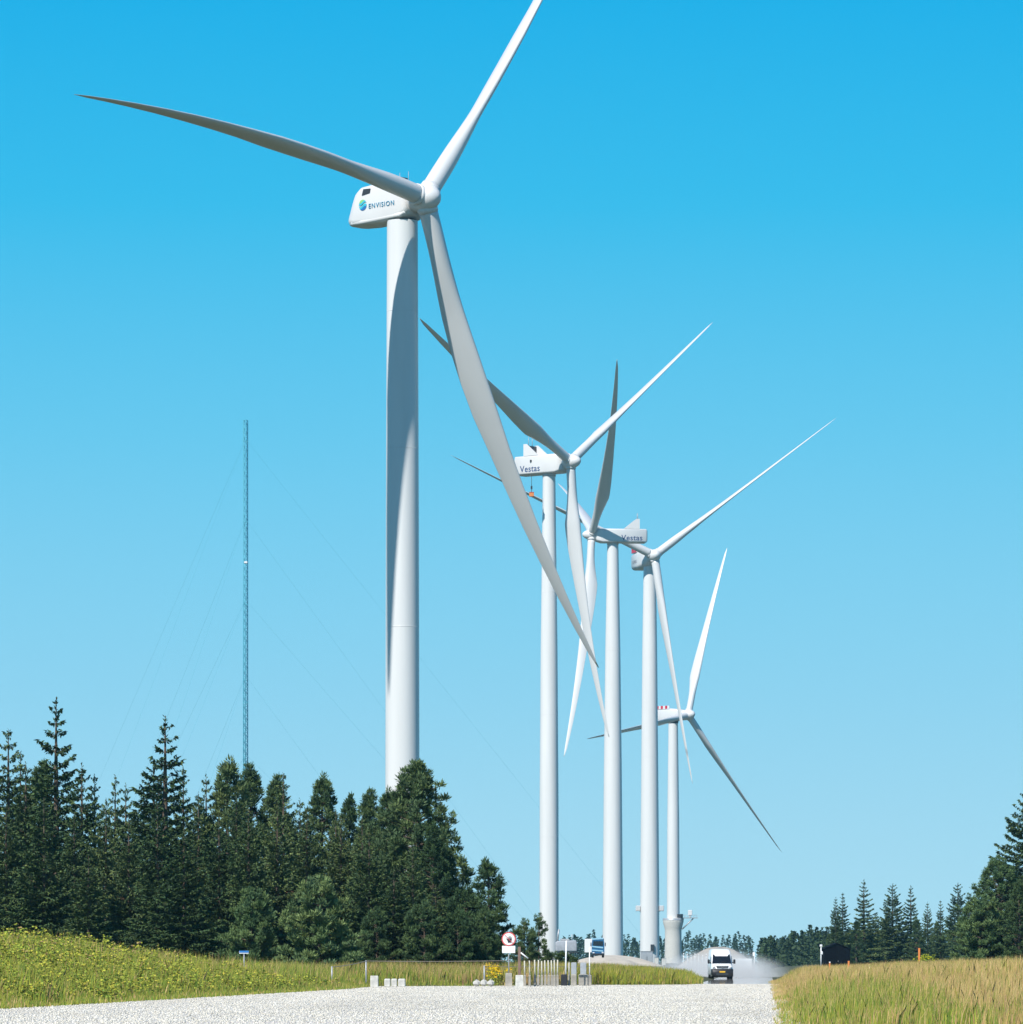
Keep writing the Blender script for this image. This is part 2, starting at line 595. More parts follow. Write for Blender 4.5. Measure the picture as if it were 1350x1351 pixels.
def herbs(name, x, y, hh, headcol, label, cat, nleaf=18, nflow=32, spread=.18):
    n = len(x)
    z = H(x, y)
    V, C = [], []

    def quads(cx, cy, cz, s, col, flat=.5):
        m = len(cx)
        t = rng.normal(size=(m, 3))
        t /= np.linalg.norm(t, axis=1)[:, None]
        t[:, 2] *= flat
        b = np.cross(t, rng.normal(size=(m, 3)))
        b /= np.linalg.norm(b, axis=1)[:, None]
        c = np.stack([cx, cy, cz], 1)
        t, b = t * s[:, None], b * (s * .6)[:, None]
        V.append(np.stack([c - t, c - b, c + t, c + b], 1))
        C.append(col)
    # stem
    s = np.stack([x, y, z], 1)
    top = s + np.stack([rng.normal(0, .05, n), rng.normal(0, .05, n), hh], 1)
    d = np.array([.012, 0, 0])
    V.append(np.stack([s - d, s + d, top + d * .6, top - d * .6], 1))
    C.append(mixcol(n, [GREEN, OLIVE], [1, 1]))
    k = np.repeat(np.arange(n), nleaf)
    m = len(k)
    r = rng.random(m)
    quads(x[k] + rng.normal(0, .13, m), y[k] + rng.normal(0, .13, m), z[k] + hh[k] * (.1 + .75 * r), rng.uniform(.03, .09, m), mixcol(m, [GREEN, LIME, OLIVE], [.8, 1.3, .5]))
    k = np.repeat(np.arange(n), nflow)
    m = len(k)
    cl = rng.integers(0, 4, m)
    ca = (k * 2.4 + cl * 1.7)
    rad = np.where(cl == 0, 0, spread)
    quads(top[k, 0] + np.cos(ca) * rad + rng.normal(0, .055, m), top[k, 1] + np.sin(ca) * rad + rng.normal(0, .055, m),
          top[k, 2] - np.where(cl == 0, 0, .1 + .05 * cl) + rng.normal(0, .025, m), rng.uniform(.03, .075, m), mixcol(m, headcol, [1] * len(headcol)), flat=.25)
    return tag(mesh_np(name, np.concatenate(V), 4, herb_m, np.concatenate(C)), label, cat, kind='stuff')


n = 3300
y = 118 + 130 * rng.random(n)
off = .7 + 12.5 * rng.random(n) ** .9
x = x_l(y) - off
keep = (x > -36) & (vnoise(x, y, .6) > -.45) & ~((y > 235) & (off > 6))
x, y, off = x[keep], y[keep], off[keep]
herbs('flowering_herbs', x, y, rng.uniform(.45, 1.35, len(x)) * (1 + .35 * vnoise(x, y, .9)) * (.55 + .45 * ss(off / 5)) * (1 - .25 * ss((y - 200) / 50)), [(.42, .42, .05), (.30, .36, .045), (.50, .44, .06), (.24, .31, .045)],
      'yellow green flowering herbs crowding the left verge', 'herbs')
n = 150
y = 135 + 110 * rng.random(n)
off = 3 + 9 * rng.random(n)
x = x_l(y) - off
herbs('tall_weeds', x, y, rng.uniform(1.0, 1.65, n) * (1 - .3 * ss((y - 200) / 40)), [(.44, .43, .05), (.30, .36, .045), (.40, .26, .13)],
      'scattered tall weeds standing above the left verge', 'weeds', 30, 40, .22)
n = 26
x = rng.normal(-1.0, .3, n)
y = rng.normal(280, 1.0, n)
herbs('yellow_flowers', x, y, rng.uniform(.8, 1.3, n), [(.75, .50, .01), (.65, .45, .02)], 'patch of bright yellow flowers behind the rope fence near the round sign', 'flowers')
n = 9
x = rng.normal(26.4, .2, n)
y = rng.normal(290, .5, n)
herbs('yellow_weed', x, y, rng.uniform(.75, 1.0, n), [(.50, .48, .02), (.30, .36, .03)], 'yellow flowered weed beside the tall orange stake', 'weed')


# ------------------------------------------------------------------ conifers
def spruce_mesh(seed, Ht=15.0, R0=3.1, openness=0.0):
    g = np.random.default_rng(seed)
    V, C = [], []
    tv = MB()
    tv.lathe([(Ht * .016, -.3), (Ht * .013, Ht * .3), (Ht * .007, Ht * .7), (.012, Ht)], 8)
    z = .35
    while z < Ht - .25:
        q = z / Ht
        L0 = R0 * (1 - q) ** (.78 + .25 * openness) + .12
        nb = int(g.integers(6, 9)) if q < .8 else int(g.integers(4, 6))
        a0 = g.uniform(0, 6.28)
        for i in range(nb):
            a = a0 + 6.283 * i / nb + g.normal(0, .2)
            L = L0 * g.uniform(.62, 1.18)
            rise = .06 + .62 * q ** 1.2 + g.normal(0, .07)
            droop = .42 * (1 - q) * g.uniform(.6, 1.3)
            dr = np.array([math.cos(a), math.sin(a), 0])
            lat = np.array([-dr[1], dr[0], 0])
            zb = z + g.normal(0, .08)
            if q > .4 and L > .4:
                p1 = dr * L * .9 + np.array([0, 0, zb + (rise - droop * .6) * L * .9])
                tv.tube((0, 0, zb), p1, .018, .006, 4, caps=False)
            m = max(7, int(40 * L / 1.5))
            t = g.uniform(.12, 1.0, m) ** .8
            pos = dr[None] * (L * t)[:, None]
            pos[:, 2] += zb + (rise * t - droop * t ** 2 + .18 * t ** 4) * L
            sd = g.choice([-1, 1], m)
            wd = (1.05 - t) * L * .38 + .05
            k = g.random(m)
            pos += lat[None] * (sd * wd * k)[:, None]
            pos[:, 2] -= .18 * wd * k
            # spray direction
            dvec = dr[None] * (.75 + g.normal(0, .2, m))[:, None] + lat[None] * (sd * g.uniform(.1, .9, m))[:, None]
            dvec[:, 2] += rise * .6 - .25 + g.normal(0, .25, m)
            dvec /= np.linalg.norm(dvec, axis=1)[:, None]
            ln = g.uniform(.28, .58, m) * (.7 + .3 * min(1, L)) * (1 - .3 * q)
            up = np.array([0, 0, 1.]) + g.normal(0, .45, (m, 3))
            sdv = np.cross(dvec, up)
            sdv /= np.linalg.norm(sdv, axis=1)[:, None]
            w = g.uniform(.06, .12, m) * (1 - .4 * q)
            a_, b_ = pos - dvec * (ln * .35)[:, None], pos + dvec * (ln * .65)[:, None]
            mid = pos + dvec * (ln * .1)[:, None]
            V.append(np.stack([a_, mid - sdv * w[:, None], b_, mid + sdv * w[:, None]], 1))
            # hanging twiglet
            dn = np.array([0, 0, -1.]) + g.normal(0, .35, (m, 3)) + dvec * .5
            dn /= np.linalg.norm(dn, axis=1)[:, None]
            s2 = np.cross(dn, lat[None] + g.normal(0, .3, (m, 3)))
            s2 /= np.linalg.norm(s2, axis=1)[:, None]
            ln2 = ln * .62
            V.append(np.stack([pos, pos + dn * (ln2 * .5)[:, None] - s2 * (w * .8)[:, None], pos + dn * ln2[:, None], pos + dn * (ln2 * .5)[:, None] + s2 * (w * .8)[:, None]], 1))
            base = np.array([(.058, .100, .048), (.074, .130, .054), (.090, .142, .044), (.115, .160, .050)])[g.integers(0, 4, m)]
            c = base * g.uniform(.75, 1.25, (m, 1))
            if q < .75 and g.random() < .005: c = c * 0 + np.array([.13, .085, .04])
            C += [c, c * .92]
        z += (.30 + .32 * q ** 1.3) * g.uniform(.8, 1.25) * (1 + .5 * openness * q)
    # leader
    m = 26
    zz = Ht - 1.5 * g.random(m)
    pos = np.stack([g.normal(0, .03, m), g.normal(0, .03, m), zz], 1)
    aa = g.uniform(0, 6.28, m)
    dv = np.stack([np.cos(aa) * .6, np.sin(aa) * .6, np.full(m, .8)], 1)
    s = np.cross(dv, g.normal(size=(m, 3)))
    s /= np.linalg.norm(s, axis=1)[:, None]
    ll = .16 + .15 * (Ht - zz)[:, None]
    V.append(np.stack([pos, pos + dv * ll * .5 - s * .04, pos + dv * ll, pos + dv * ll * .5 + s * .04], 1))
    C.append(np.tile([(.06, .10, .04)], (m, 1)))
    return tv, np.concatenate(V), np.concatenate(C)


def pine_mesh(seed, Ht=12.0, R0=3.0, low=.08, nclump=95, ex=.75, light=1.0):
    g = np.random.default_rng(seed)
    V, C = [], []
    tv = MB()
    tv.lathe([(Ht * .017, -.3), (Ht * .013, Ht * .35), (Ht * .006, Ht * .8), (.02, Ht * .97)], 8)
    clumps = []
    for i in range(nclump):
        q = (i + g.random()) / nclump
        z = (low + (1 - low) * q) * Ht
        lobe = 1 + .22 * math.sin(i * .55 + seed) + .15 * math.sin(i * .17 + 2 * seed)
        rad = R0 * ((1 - q) ** ex * min(1, .72 + q * 1.6) + .05) * g.uniform(.5, 1.05) * lobe
        a = i * 2.399 + g.normal(0, .3)
        tip = np.array([math.cos(a) * rad, math.sin(a) * rad, z + rad * .12 + g.normal(0, .1)])
        tv.tube((0, 0, max(.2, z - rad * .25)), tuple(tip), .04, .012, 5, caps=False)
        k = 1 + int(rad > R0 * .35) + int(rad > R0 * .6) + int(rad > R0 * .85)
        for j in range(k):
            f = 1 - .24 * j
            clumps.append((tip * [f, f, 1] - np.array([0, 0, rad * .08 * j]), g.uniform(.30, .58) * (1 - .06 * j) * (1 - .3 * q), 1.0))
        if q > .35 and g.random() < .65:
            clumps.append((tip + np.array([0, 0, .38]), .20, 2.4))
    for j in range(4):
        clumps.append((np.array([g.normal(0, .12 + .1 * j), g.normal(0, .12 + .1 * j), Ht - .28 - .42 * j]), .20 + .05 * j, 2.0))
    for c, sz_, el in clumps:
        m = max(30, int(150 * sz_ / .5))
        d = g.normal(size=(m, 3))
        d /= np.linalg.norm(d, axis=1)[:, None]
        d[:, 2] = d[:, 2] * .62 * el + .10
        p = c[None] + d * (sz_ * g.uniform(.2, .85, m))[:, None]
        dv = d * .8 + np.array([0, 0, .7]) + g.normal(0, .25, (m, 3))
        dv /= np.linalg.norm(dv, axis=1)[:, None]
        sv = np.cross(dv, g.normal(size=(m, 3)))
        sv /= np.linalg.norm(sv, axis=1)[:, None]
        ln = g.uniform(.18, .36, m)[:, None]
        w = g.uniform(.022, .045, m)[:, None]
        V.append(np.stack([p, p + dv * ln * .5 - sv * w, p + dv * ln, p + dv * ln * .5 + sv * w], 1))
        base = np.array([(.056, .102, .044), (.072, .124, .047), (.094, .145, .050)])[g.integers(0, 3)]
        C.append(base[None] * light * g.uniform(.75, 1.25, (m, 1)))
    return tv, np.concatenate(V), np.concatenate(C)


PROTO = {}


def proto(kind, H0, tv, V, C):
    cr = mesh_np('crown', V, 4, needle_m, C)
    tr = tv.build('trunk', bark, fixn=False)
    PROTO[kind] = (H0, cr.data, tr.data)
    bpy.data.objects.remove(cr)
    bpy.data.objects.remove(tr)


for i, (hh, rr, op) in enumerate([(15, 3.7, 0), (15, 3.3, .5), (15, 4.1, .1), (15, 3.1, 0.2), (15, 3.4, .9)]):
    proto('S%d' % i, hh, *spruce_mesh(20 + i, hh, rr, op))
for i, (hh, rr, lo, nc, ex) in enumerate([(13, 3.9, .05, 135, .92), (13, 3.2, .1, 120, .95), (6, 2.6, .03, 75, .5), (8, 2.1, .2, 44, .55), (13, 4.9, .05, 250, .78), (6, 2.2, .12, 24, .5), (13, 4.8, .04, 230, .6), (6, 2.7, .03, 90, .5)]):
    proto('P%d' % i, hh, *pine_mesh(50 + i, hh, rr, lo, nc, ex, 1.30 if i >= 6 else 1.0))


def tree(kind, px, ytop, d, label, wide=1.0, group='conifers of the wood on the left', name=None, rz=None, sink=0.0):
    H0, cm, tm = PROTO[kind]
    X = (px - CX) / FPX * d
    zb = hz(X, d) - .05 - sink
    ht = EYE + (CY - ytop) / FPX * d - zb
    s = ht / H0
    o = empty(name or ('spruce_tree' if kind[0] == 'S' else 'pine_tree'), (X, d, zb), random.uniform(0, 6.28) if rz is None else rz)
    o.scale = (s * wide, s * wide, s)
    tag(o, label, 'tree', group)
    for nm, me in (('trunk', tm), ('crown', cm)):
        c = bpy.data.objects.new(nm, me)
        COL.objects.link(c)
        c.parent = o
    return o


TREES = [
    # kind, px, top, d, width, label
    ('S1', 11, 962, 352, 1.0, 'tall thin-topped spruce at the left edge of the photo'),
    ('S4', 74, 920, 348, 1.0, 'tallest spruce of the left wood, with sparse upswept branches at its top'),
    ('S1', 27, 992, 366, .8, 'slim spruce tucked between the two tallest spruces at far left'),
    ('S3', 34, 1006, 350, .9, 'dark spruce top just left of the tallest spruce'),
    ('P1', 55, 1015, 362, .9, 'pine crown filling the gap behind the tallest spruce'),
    ('S3', 108, 1007, 345, .9, 'narrow spruce just right of the tallest spruce'),
    ('S1', 125, 1022, 352, .8, 'spruce with a knobbly top right of the narrow spruce'),
    ('S4', 152, 1022, 366, .8, 'small wispy spruce leader rising in the dip between the two tall spruces'),
    ('S3', 166, 1034, 356, .8, 'low spruce in the dip left of the second tallest spruce'),
    ('S4', 218, 944, 346, 1.15, 'second tallest spruce of the wood, with a ragged spire, left of the lattice mast'),
    ('S2', 203, 1003, 352, .95, 'broad spruce shoulder leaning against the second tallest spruce'),
    ('S1', 242, 1012, 350, .75, 'slender spruce immediately right of the second tallest spruce'),
    ('S3', 272, 1022, 352, .8, 'spruce midway between the ragged spruce spire and the lattice mast'),
    ('P0', 300, 1010, 350, .85, 'bushy pine with finger-like shoots just left of the lattice mast'),
    ('P1', 331, 1018, 355, .85, 'pine with upright shoots in front of the lattice mast foot'),
    ('S1', 374, 1020, 346, .9, 'spruce with a thin leader right of the lattice mast'),
    ('P1', 364, 1032, 352, .8, 'round pine tuft close against the thin-leadered spruce right of the mast'),
    ('P0', 425, 1031, 348, .8, 'double-topped pine midway between mast and nearest turbine tower'),
    ('P1', 461, 1056, 352, .7, 'low pine with candle shoots left of the nearest turbine tower'),
    ('P1', 488, 1050, 342, .8, 'ragged pine directly left of the nearest turbine tower'),
    ('P0', 512, 1049, 336, .8, 'pine against the left edge of the nearest turbine tower'),
    ('P4', 551, 1016, 322, 1.12, 'big dark pine in front of the nearest turbine tower foot'),
    ('P0', 588, 1120, 318, .75, 'pine on the right flank of the big dark pine'),
    ('P3', 645, 1143, 300, 1.1, 'small airy pine at the right end of the wood, sky showing through'),
    ('P2', 617, 1180, 302, .9, 'low dark pine beneath the airy pine at the end of the wood'),
    ('P0', 531, 1050, 331, .8, 'pine squeezed between the nearest tower and the big dark pine'),
    ('S2', 140, 1052, 338, .8, 'dark spruce filling the dip right of the tallest spruce'),
    ('S0', 262, 1046, 336, .75, 'spruce right of the second tallest spruce, before the mast'),
    ('S2', 312, 1050, 334, .75, 'spruce in front of the bushy pine beside the mast'),
    ('S0', 396, 1054, 336, .8, 'spruce left of the double-topped pine'),
    ('S2', 443, 1066, 336, .8, 'spruce right of the double-topped pine'),
    ('S0', 478, 1076, 330, .8, 'spruce below the ragged pine left of the nearest tower'),
    ('P0', 572, 1092, 316, .8, 'pine beneath the right shoulder of the big dark pine'),
    # front row
    ('S0', 8, 1060, 318, .9, 'front spruce cut by the left edge of the photo'),
    ('S2', 58, 1052, 316, .95, 'broad front spruce below the tallest spruce'),
    ('S0', 98, 1072, 322, .85, 'blue green front spruce with a bare pale trunk stretch'),
    ('S3', 117, 1128, 302, 1.3, 'short front spruce with layered skirts, third from the left'),
    ('S2', 170, 1078, 326, .85, 'dark shadowy front spruce left of the second tallest spruce'),
    ('S0', 208, 1062, 312, .85, 'front spruce standing below the second tallest spruce'),
    ('S0', 243, 1090, 304, 1.1, 'yellowish green front spruce with full skirts, left of the small blue sign'),
    ('S2', 289, 1078, 312, .8, 'dark front spruce between the yellowish spruce and the mast'),
    ('S0', 328, 1066, 310, .9, 'dense front spruce above the small blue sign'),
    ('S2', 366, 1060, 316, .85, 'grey green front spruce right of the small blue sign'),
    ('P7', 332, 1182, 292, .9, 'low bright pine at the foot of the dense spruce near the blue sign'),
    ('P7', 421, 1168, 288, 1.05, 'round bright green young pine bulging in front of the wood'),
    ('S2', 405, 1068, 330, .9, 'tall front spruce behind the round young pine'),
    ('S0', 450, 1078, 324, .9, 'dark front spruce right of the round young pine'),
    ('S2', 487, 1098, 314, .95, 'front spruce above the rope fence corner post'),
    ('S3', 520, 1148, 298, 1.35, 'blue green low spruce in front of the nearest turbine tower'),
    ('S0', 545, 1120, 310, .95, 'spruce beneath the big dark pine'),
    ('S3', 575, 1168, 300, 1.3, 'low spruce above the middle of the rope fence'),
    ('P2', 560, 1198, 294, .9, 'dark bushy pine just above the middle of the rope fence'),
    ('P2', 604, 1208, 294, .9, 'low bushy pine left of the round prohibition sign'),
    ('P2', 640, 1206, 296, .85, 'shrubby pine directly behind the round prohibition sign'),
    ('P2', 497, 1206, 296, .8, 'stunted pine at the rope fence corner'),
]
for k, px, yt, d, w, lab in TREES:
    tree(k, px, yt, d, lab, w * (1.22 if k in ('P0', 'P1') else 1.12 if k[0] == 'S' else 1.0))
tree('P5', 692, 1219, 306, 'little bush pine right of the round prohibition sign', .9)
tree('P5', 711, 1213, 309, 'leaning bush pine overlapping the foot of the second turbine tower', .8)
for px, yt, d, w, lab in [(700, 1254, 330, 1.1, 'low green shrub left of the second turbine tower foot'), (722, 1257, 332, 1.1, 'low green shrub hiding the second turbine tower foot'),
                          (742, 1258, 330, 1.1, 'low green shrub below the grey covered trailer'), (757, 1264, 328, .9, 'low green shrub below the blue striped truck')]:
    tree('P2', px, yt, d, lab, w * 1.3, 'low shrubs before the turbines', 'low_shrub')

RG = 'conifers across the field on the right'
for k, px, yt, w, lab in [
    ('S3', 1103, 1184, .9, 'leftmost spruce of the right hand clump, behind the black shed'),
    ('S1', 1112, 1178, 1.0, 'spruce leaning against the leftmost one behind the black shed'),
    ('S4', 1140, 1160, 1.25, 'ragged tall spruce right of the black shed'),
    ('S0', 1156, 1205, 1.2, 'lower spruce between the ragged tall spruce and the broad one'),
    ('S2', 1178, 1165, 1.1, 'broad spruce in the middle of the right hand clump'),
    ('S4', 1202, 1168, 1.1, 'thin topped spruce right of the broad middle spruce'),
    ('S3', 1224, 1190, .9, 'small pointed spruce in the dip of the right hand clump'),
    ('S1', 1241, 1188, .9, 'narrow spruce above the tall orange stake'),
    ('S2', 1264, 1164, 1.0, 'tall blue green spruce left of the big right pine'),
    ('S0', 1278, 1182, 1.0, 'spruce half hidden behind the big right pine'),
    ('P0', 1130, 1216, 1.0, 'dark pine low between shed and ragged spruce'),
    ('P0', 1170, 1212, 1.1, 'dark pine low in front of the broad middle spruce'),
    ('P0', 1210, 1214, 1.1, 'dark pine low left of the tall orange stake'),
    ('P0', 1236, 1218, 1.0, 'dark pine low right of the tall orange stake'),
    ('P0', 1268, 1212, 1.0, 'dark pine low below the tall blue green spruce'),
]:
    tree(k, px, yt, 780 + random.uniform(-25, 40), lab, w, RG)
tree('P6', 1318, 1138, 402, 'big bushy pine at the right edge of the photo', 1.25, RG)
tree('S2', 1354, 1040, 425, 'tall spruce cut by the right edge of the photo', 1.15, RG)
tree('P0', 1345, 1165, 396, 'low pine under the tall spruce at the right edge', 1.2, RG)
tree('P7', 1298, 1190, 398, 'lowest pine at the left foot of the big bushy right pine', 1.1, RG)

# far wood: one mass on the horizon
V, C = [], []
for i in range(900):
    d = 2250 + random.uniform(-60, 330)
    X = random.uniform(-330, 430)
    ht = random.uniform(9.5, 14.5) * (1.16 if random.random() < .12 else 1)
    z0 = hz(X, d)
    pinelike = random.random() < .5
    m = 100
    q = rng.random(m) ** .8
    rad = (3.0 if pinelike else 2.6) * ((1 - q ** 3) if pinelike else (1 - q) ** .8) * rng.uniform(.3, 1.0, m) + .1
    a = rng.uniform(0, 6.28, m)
    p = np.stack([X + np.cos(a) * rad, d + np.sin(a) * rad, z0 + q * ht], 1)
    dv = np.stack([np.cos(a), np.sin(a), rng.normal(-.1, .4, m)], 1) * rng.uniform(.5, 1.0, (m, 1))
    sv = np.cross(dv, rng.normal(size=(m, 3)))
    sv *= (rng.uniform(.3, .55, (m, 1)) / np.linalg.norm(sv, axis=1)[:, None])
    V.append(np.stack([p - dv * .6, p - sv, p + dv, p + sv], 1))
    C.append(np.tile(np.array([(.05, .085, .04)]) * random.uniform(.8, 1.3), (m, 1)))
fw = mesh_np('far_wood', np.concatenate(V), 4, needle_m, np.concatenate(C))
tag(fw, 'distant dark conifer wood along the horizon', 'wood', kind='stuff')
# a nearer dark belt just left of the shed
V, C = [], []
for i in range(90):
    d = 1150 + random.uniform(-30, 110)
    px = random.uniform(1005, 1150)
    X = (px - CX) / FPX * d
    ht = random.uniform(5.5, 8.5) + 1.8 * ss((px - 1020) / 60)
    m = 170
    q = rng.random(m) ** .8
    rad = 2.0 * (1 - q ** 2.2) * rng.uniform(.3, 1.0, m) + .1
    a = rng.uniform(0, 6.28, m)
    p = np.stack([X + np.cos(a) * rad, d + np.sin(a) * rad, hz(X, d) + q * ht], 1)
    dv = np.stack([np.cos(a), np.sin(a), rng.normal(.1, .4, m)], 1) * rng.uniform(.3, .6, (m, 1))
    sv = np.cross(dv, rng.normal(size=(m, 3)))
    sv *= (rng.uniform(.2, .4, (m, 1)) / np.linalg.norm(sv, axis=1)[:, None])
    V.append(np.stack([p - dv * .6, p - sv, p + dv, p + sv], 1))
    C.append(np.tile(np.array([(.05, .085, .035)]) * random.uniform(.8, 1.3), (m, 1)))
fb = mesh_np('tree_belt', np.concatenate(V), 4, needle_m, np.concatenate(C))
tag(fb, 'low dark tree belt behind the dust, left of the black shed', 'tree belt', kind='stuff')


# ------------------------------------------------------------------ wind turbines
def blade_rings(fit, k, C0, er, a, eu, pitch, root_d, cmax, ctab):
    if isinstance(pitch, tuple): pitch = pitch[k]
    psi, tilt, th, Rr, cone, b, sag = fit
    t = th + k * 2 * math.pi / 3
    u = math.cos(t) * eu + math.sin(t) * er
    tn = -math.sin(t) * eu + math.cos(t) * er            # clockwise tangent
    rings = []
    ss_ = [1.9 / Rr, .035, .055, .075, .10, .12, .14, .16, .18, .20, .22, .24, .26, .285, .31, .37, .44, .52, .60, .68, .76, .84, .91, .96, .985, 1.0]
    prev = None
    for s in ss_:
        r = s * Rr
        c = C0 + u * r + a * (cone * r + b * Rr * s * s) + tn * (sag * Rr * s * s)
        du = u + a * (cone + 2 * b * s) + tn * (2 * sag * s)
        du.normalize()
        if s < .05: w = 0.0
        else: w = float(ss(np.array((s - .035) / .215)))
        cr_ = cmax * ctab[0]
        ch = root_d + (cr_ - root_d) * w if s < .22 else None
        if ch is None:
            ch = cmax * np.interp(s, [.22, .32, .42, .53, .68, .83, .96, 1.0], ctab)
        th_ = root_d * (1 - w) + w * ch * np.interp(s, [.2, .35, .6, 1], [.42, .29, .22, .17])
        pa = R(pitch + 6 * max(0, 1 - s / .6) ** 1.3)
        le = tn * math.cos(pa) + a * math.sin(pa)
        le = (le - du * le.dot(du)).normalized()
        nn = du.cross(le)
        ring = []
        N = 24
        for i in range(N):
            al = 2 * math.pi * i / N
            cxx, cyy = math.cos(al), math.sin(al)
            # circle -> aerofoil; pitch axis at 30 % chord from the leading edge
            fx = (cxx + 1) / 2          # 1 = leading edge
            tk = abs(cyy) ** 1.0 * (0.30 + 0.70 * fx ** .55) * (1.25 if fx > .2 else .6 + 3.2 * fx)
            ax = (fx - .68) * ch
            ay = math.copysign(min(tk, 1.0), cyy) * th_ / 2
            X = (cxx * root_d / 2) * (1 - w) + ax * w
            Y = (cyy * root_d / 2) * (1 - w) + ay * w
            ring.append(c + le * X + nn * Y)
        rings.append(ring)
    return rings, u


def rrect(hw, z0, z1, r, n=5):
    """rounded rectangle (v, z)"""
    pts = []
    for cx, cz, a0 in ((hw - r, z1 - r, 0), (-hw + r, z1 - r, 90), (-hw + r, z0 + r, 180), (hw - r, z0 + r, 270)):
        for i in range(n):
            a = R(a0 + 90 * i / (n - 1))
            pts.append((cx + r * math.cos(a), cz + r * math.sin(a)))
    return pts


def turbine(D, hub, fit_deg, towx, prof, pitch, root_d, cmax, label, seams, name='wind_turbine'):
    psi, tilt, th = R(fit_deg[0]), R(fit_deg[1]), R(fit_deg[2])
    fit = (psi, tilt, th, *fit_deg[3:])
    C0w = at(hub[0], hub[1], D)
    a = Vector((math.sin(psi) * math.cos(tilt), -math.cos(psi) * math.cos(tilt), math.sin(tilt)))
    ah = Vector((math.sin(psi), -math.cos(psi), 0))
    er = Vector((math.cos(psi), math.sin(psi), 0))
    eu = er.cross(a)
    if eu.z < 0: eu = -eu
    # tower axis behind the hub along the rotor axis, at the tower's own image column
    oh = 5.0
    for _ in range(8):
        p = C0w - ah * oh
        oh += ((CX + FPX * p.x / p.y) - towx) / FPX * p.y / ah.x
    base = C0w - ah * oh
    base.z = 0
    zb = hz(base.x, base.y) - .2
    root = empty(name, (base.x, base.y, zb))
    tag(root, label, 'wind turbine', 'wind turbines standing in a row')
    off = Vector((base.x, base.y, zb))
    C0 = C0w - off
    top = C0.z - prof['drop']
    tw = MB()
    tw.lathe([(r, z if z >= 0 else top + z + 1) for r, z in prof['tower'](top)], 56)
    t = tw.build('tower', white_paint, root)
    for z in seams:
        r = np.interp(z, [p[1] for p in prof['tower'](top)], [p[0] for p in prof['tower'](top)])
        MB().lathe([(r - .02, z - .06), (r + .004, z - .06), (r + .004, z + .06), (r - .02, z + .06)], 56).build('flange_seam', white_paint, t)
    # hub / spinner
    q = a.to_track_quat('Z', 'Y').to_matrix().to_4x4()
    M = Matrix.Translation(C0) @ q
    hr = prof['hub_r']
    hb = MB()
    L = prof['hub_l']
    hb.lathe([(hr * .80, -L * .55), (hr * .98, -L * .45), (hr, -L * .1), (hr * .97, L * .12), (hr * .86, L * .32), (hr * .66, L * .5), (hr * .38, L * .63), (hr * .12, L * .68), (0.01, L * .685)], 36, M=M)
    ho = hb.build('hub', nacelle_paint, root)
    for k in range(3):
        rings, u = blade_rings(fit, k, C0, er, a, eu, pitch, root_d, cmax, prof.get('ctab', [1, .90, .75, .60, .45, .31, .17, .03]))
        MB().tube(C0 + u * (hr * .55), C0 + u * (hr * 1.06), root_d * .56, root_d * .55, 28).build('blade_collar', nacelle_paint, ho)
        MB().loft(rings).build('blade', blade_paint, root)
    # nacelle frame: u along axis, v = er, z up; origin at tower top
    Mn = Matrix(((ah.x, er.x, 0, 0), (ah.y, er.y, 0, 0), (0, 0, 1, C0.z), (0, 0, 0, 1)))
    return root, Mn, oh, C0, top


def section_loft(Mn, secs, n=5):
    """secs: (u, half width, z0, z1, corner radius, shear) -> rings in thing space"""
    rings = []
    for u, hw, z0, z1, r, sh in secs:
        rings.append([Mn @ Vector((u + sh * (z - z0), v, z)) for v, z in rrect(hw, z0, z1, r, n)])
    return rings


def emblem(Mn, u, v, z, rad, parent, side):
    """round two-tone wave emblem"""
    N = 20

    def region(lo, hi, m, nm):
        mb = MB()
        pts = []
        for i in range(N + 1):
            x = -rad + 2 * rad * i / N
            c = math.sqrt(max(0, rad * rad - x * x))
            pts.append((x, max(-c, min(c, hi(x)))))
        for i in range(N, -1, -1):
            x = -rad + 2 * rad * i / N
            c = math.sqrt(max(0, rad * rad - x * x))
            pts.append((x, max(-c, min(c, lo(x)))))
        vs = []
        top_ = pts[:N + 1]
        bot_ = pts[N + 1:][::-1]
        vs = [Mn @ Vector((u + side * 0 + p[0], v, z + p[1])) for p in top_] + [Mn @ Vector((u + p[0], v, z + p[1])) for p in bot_]
        mb.add(vs, [[i, i + 1, N + 2 + i, N + 1 + i] for i in range(N)])
        mb.build(nm, m, parent, fixn=False)
    wv = lambda x: .28 * rad * math.sin(x / rad * 2.6)
    region(lambda x: wv(x) + .62 * rad, lambda x: 2 * rad, logo_green, 'emblem')
    region(lambda x: wv(x) + .18 * rad, lambda x: wv(x) + .60 * rad, logo_cyan, 'emblem')
    region(lambda x: wv(x) - .50 * rad, lambda x: wv(x) - .04 * rad, logo_cyan, 'emblem')
    region(lambda x: -2 * rad, lambda x: wv(x) - .54 * rad, logo_blue, 'emblem')


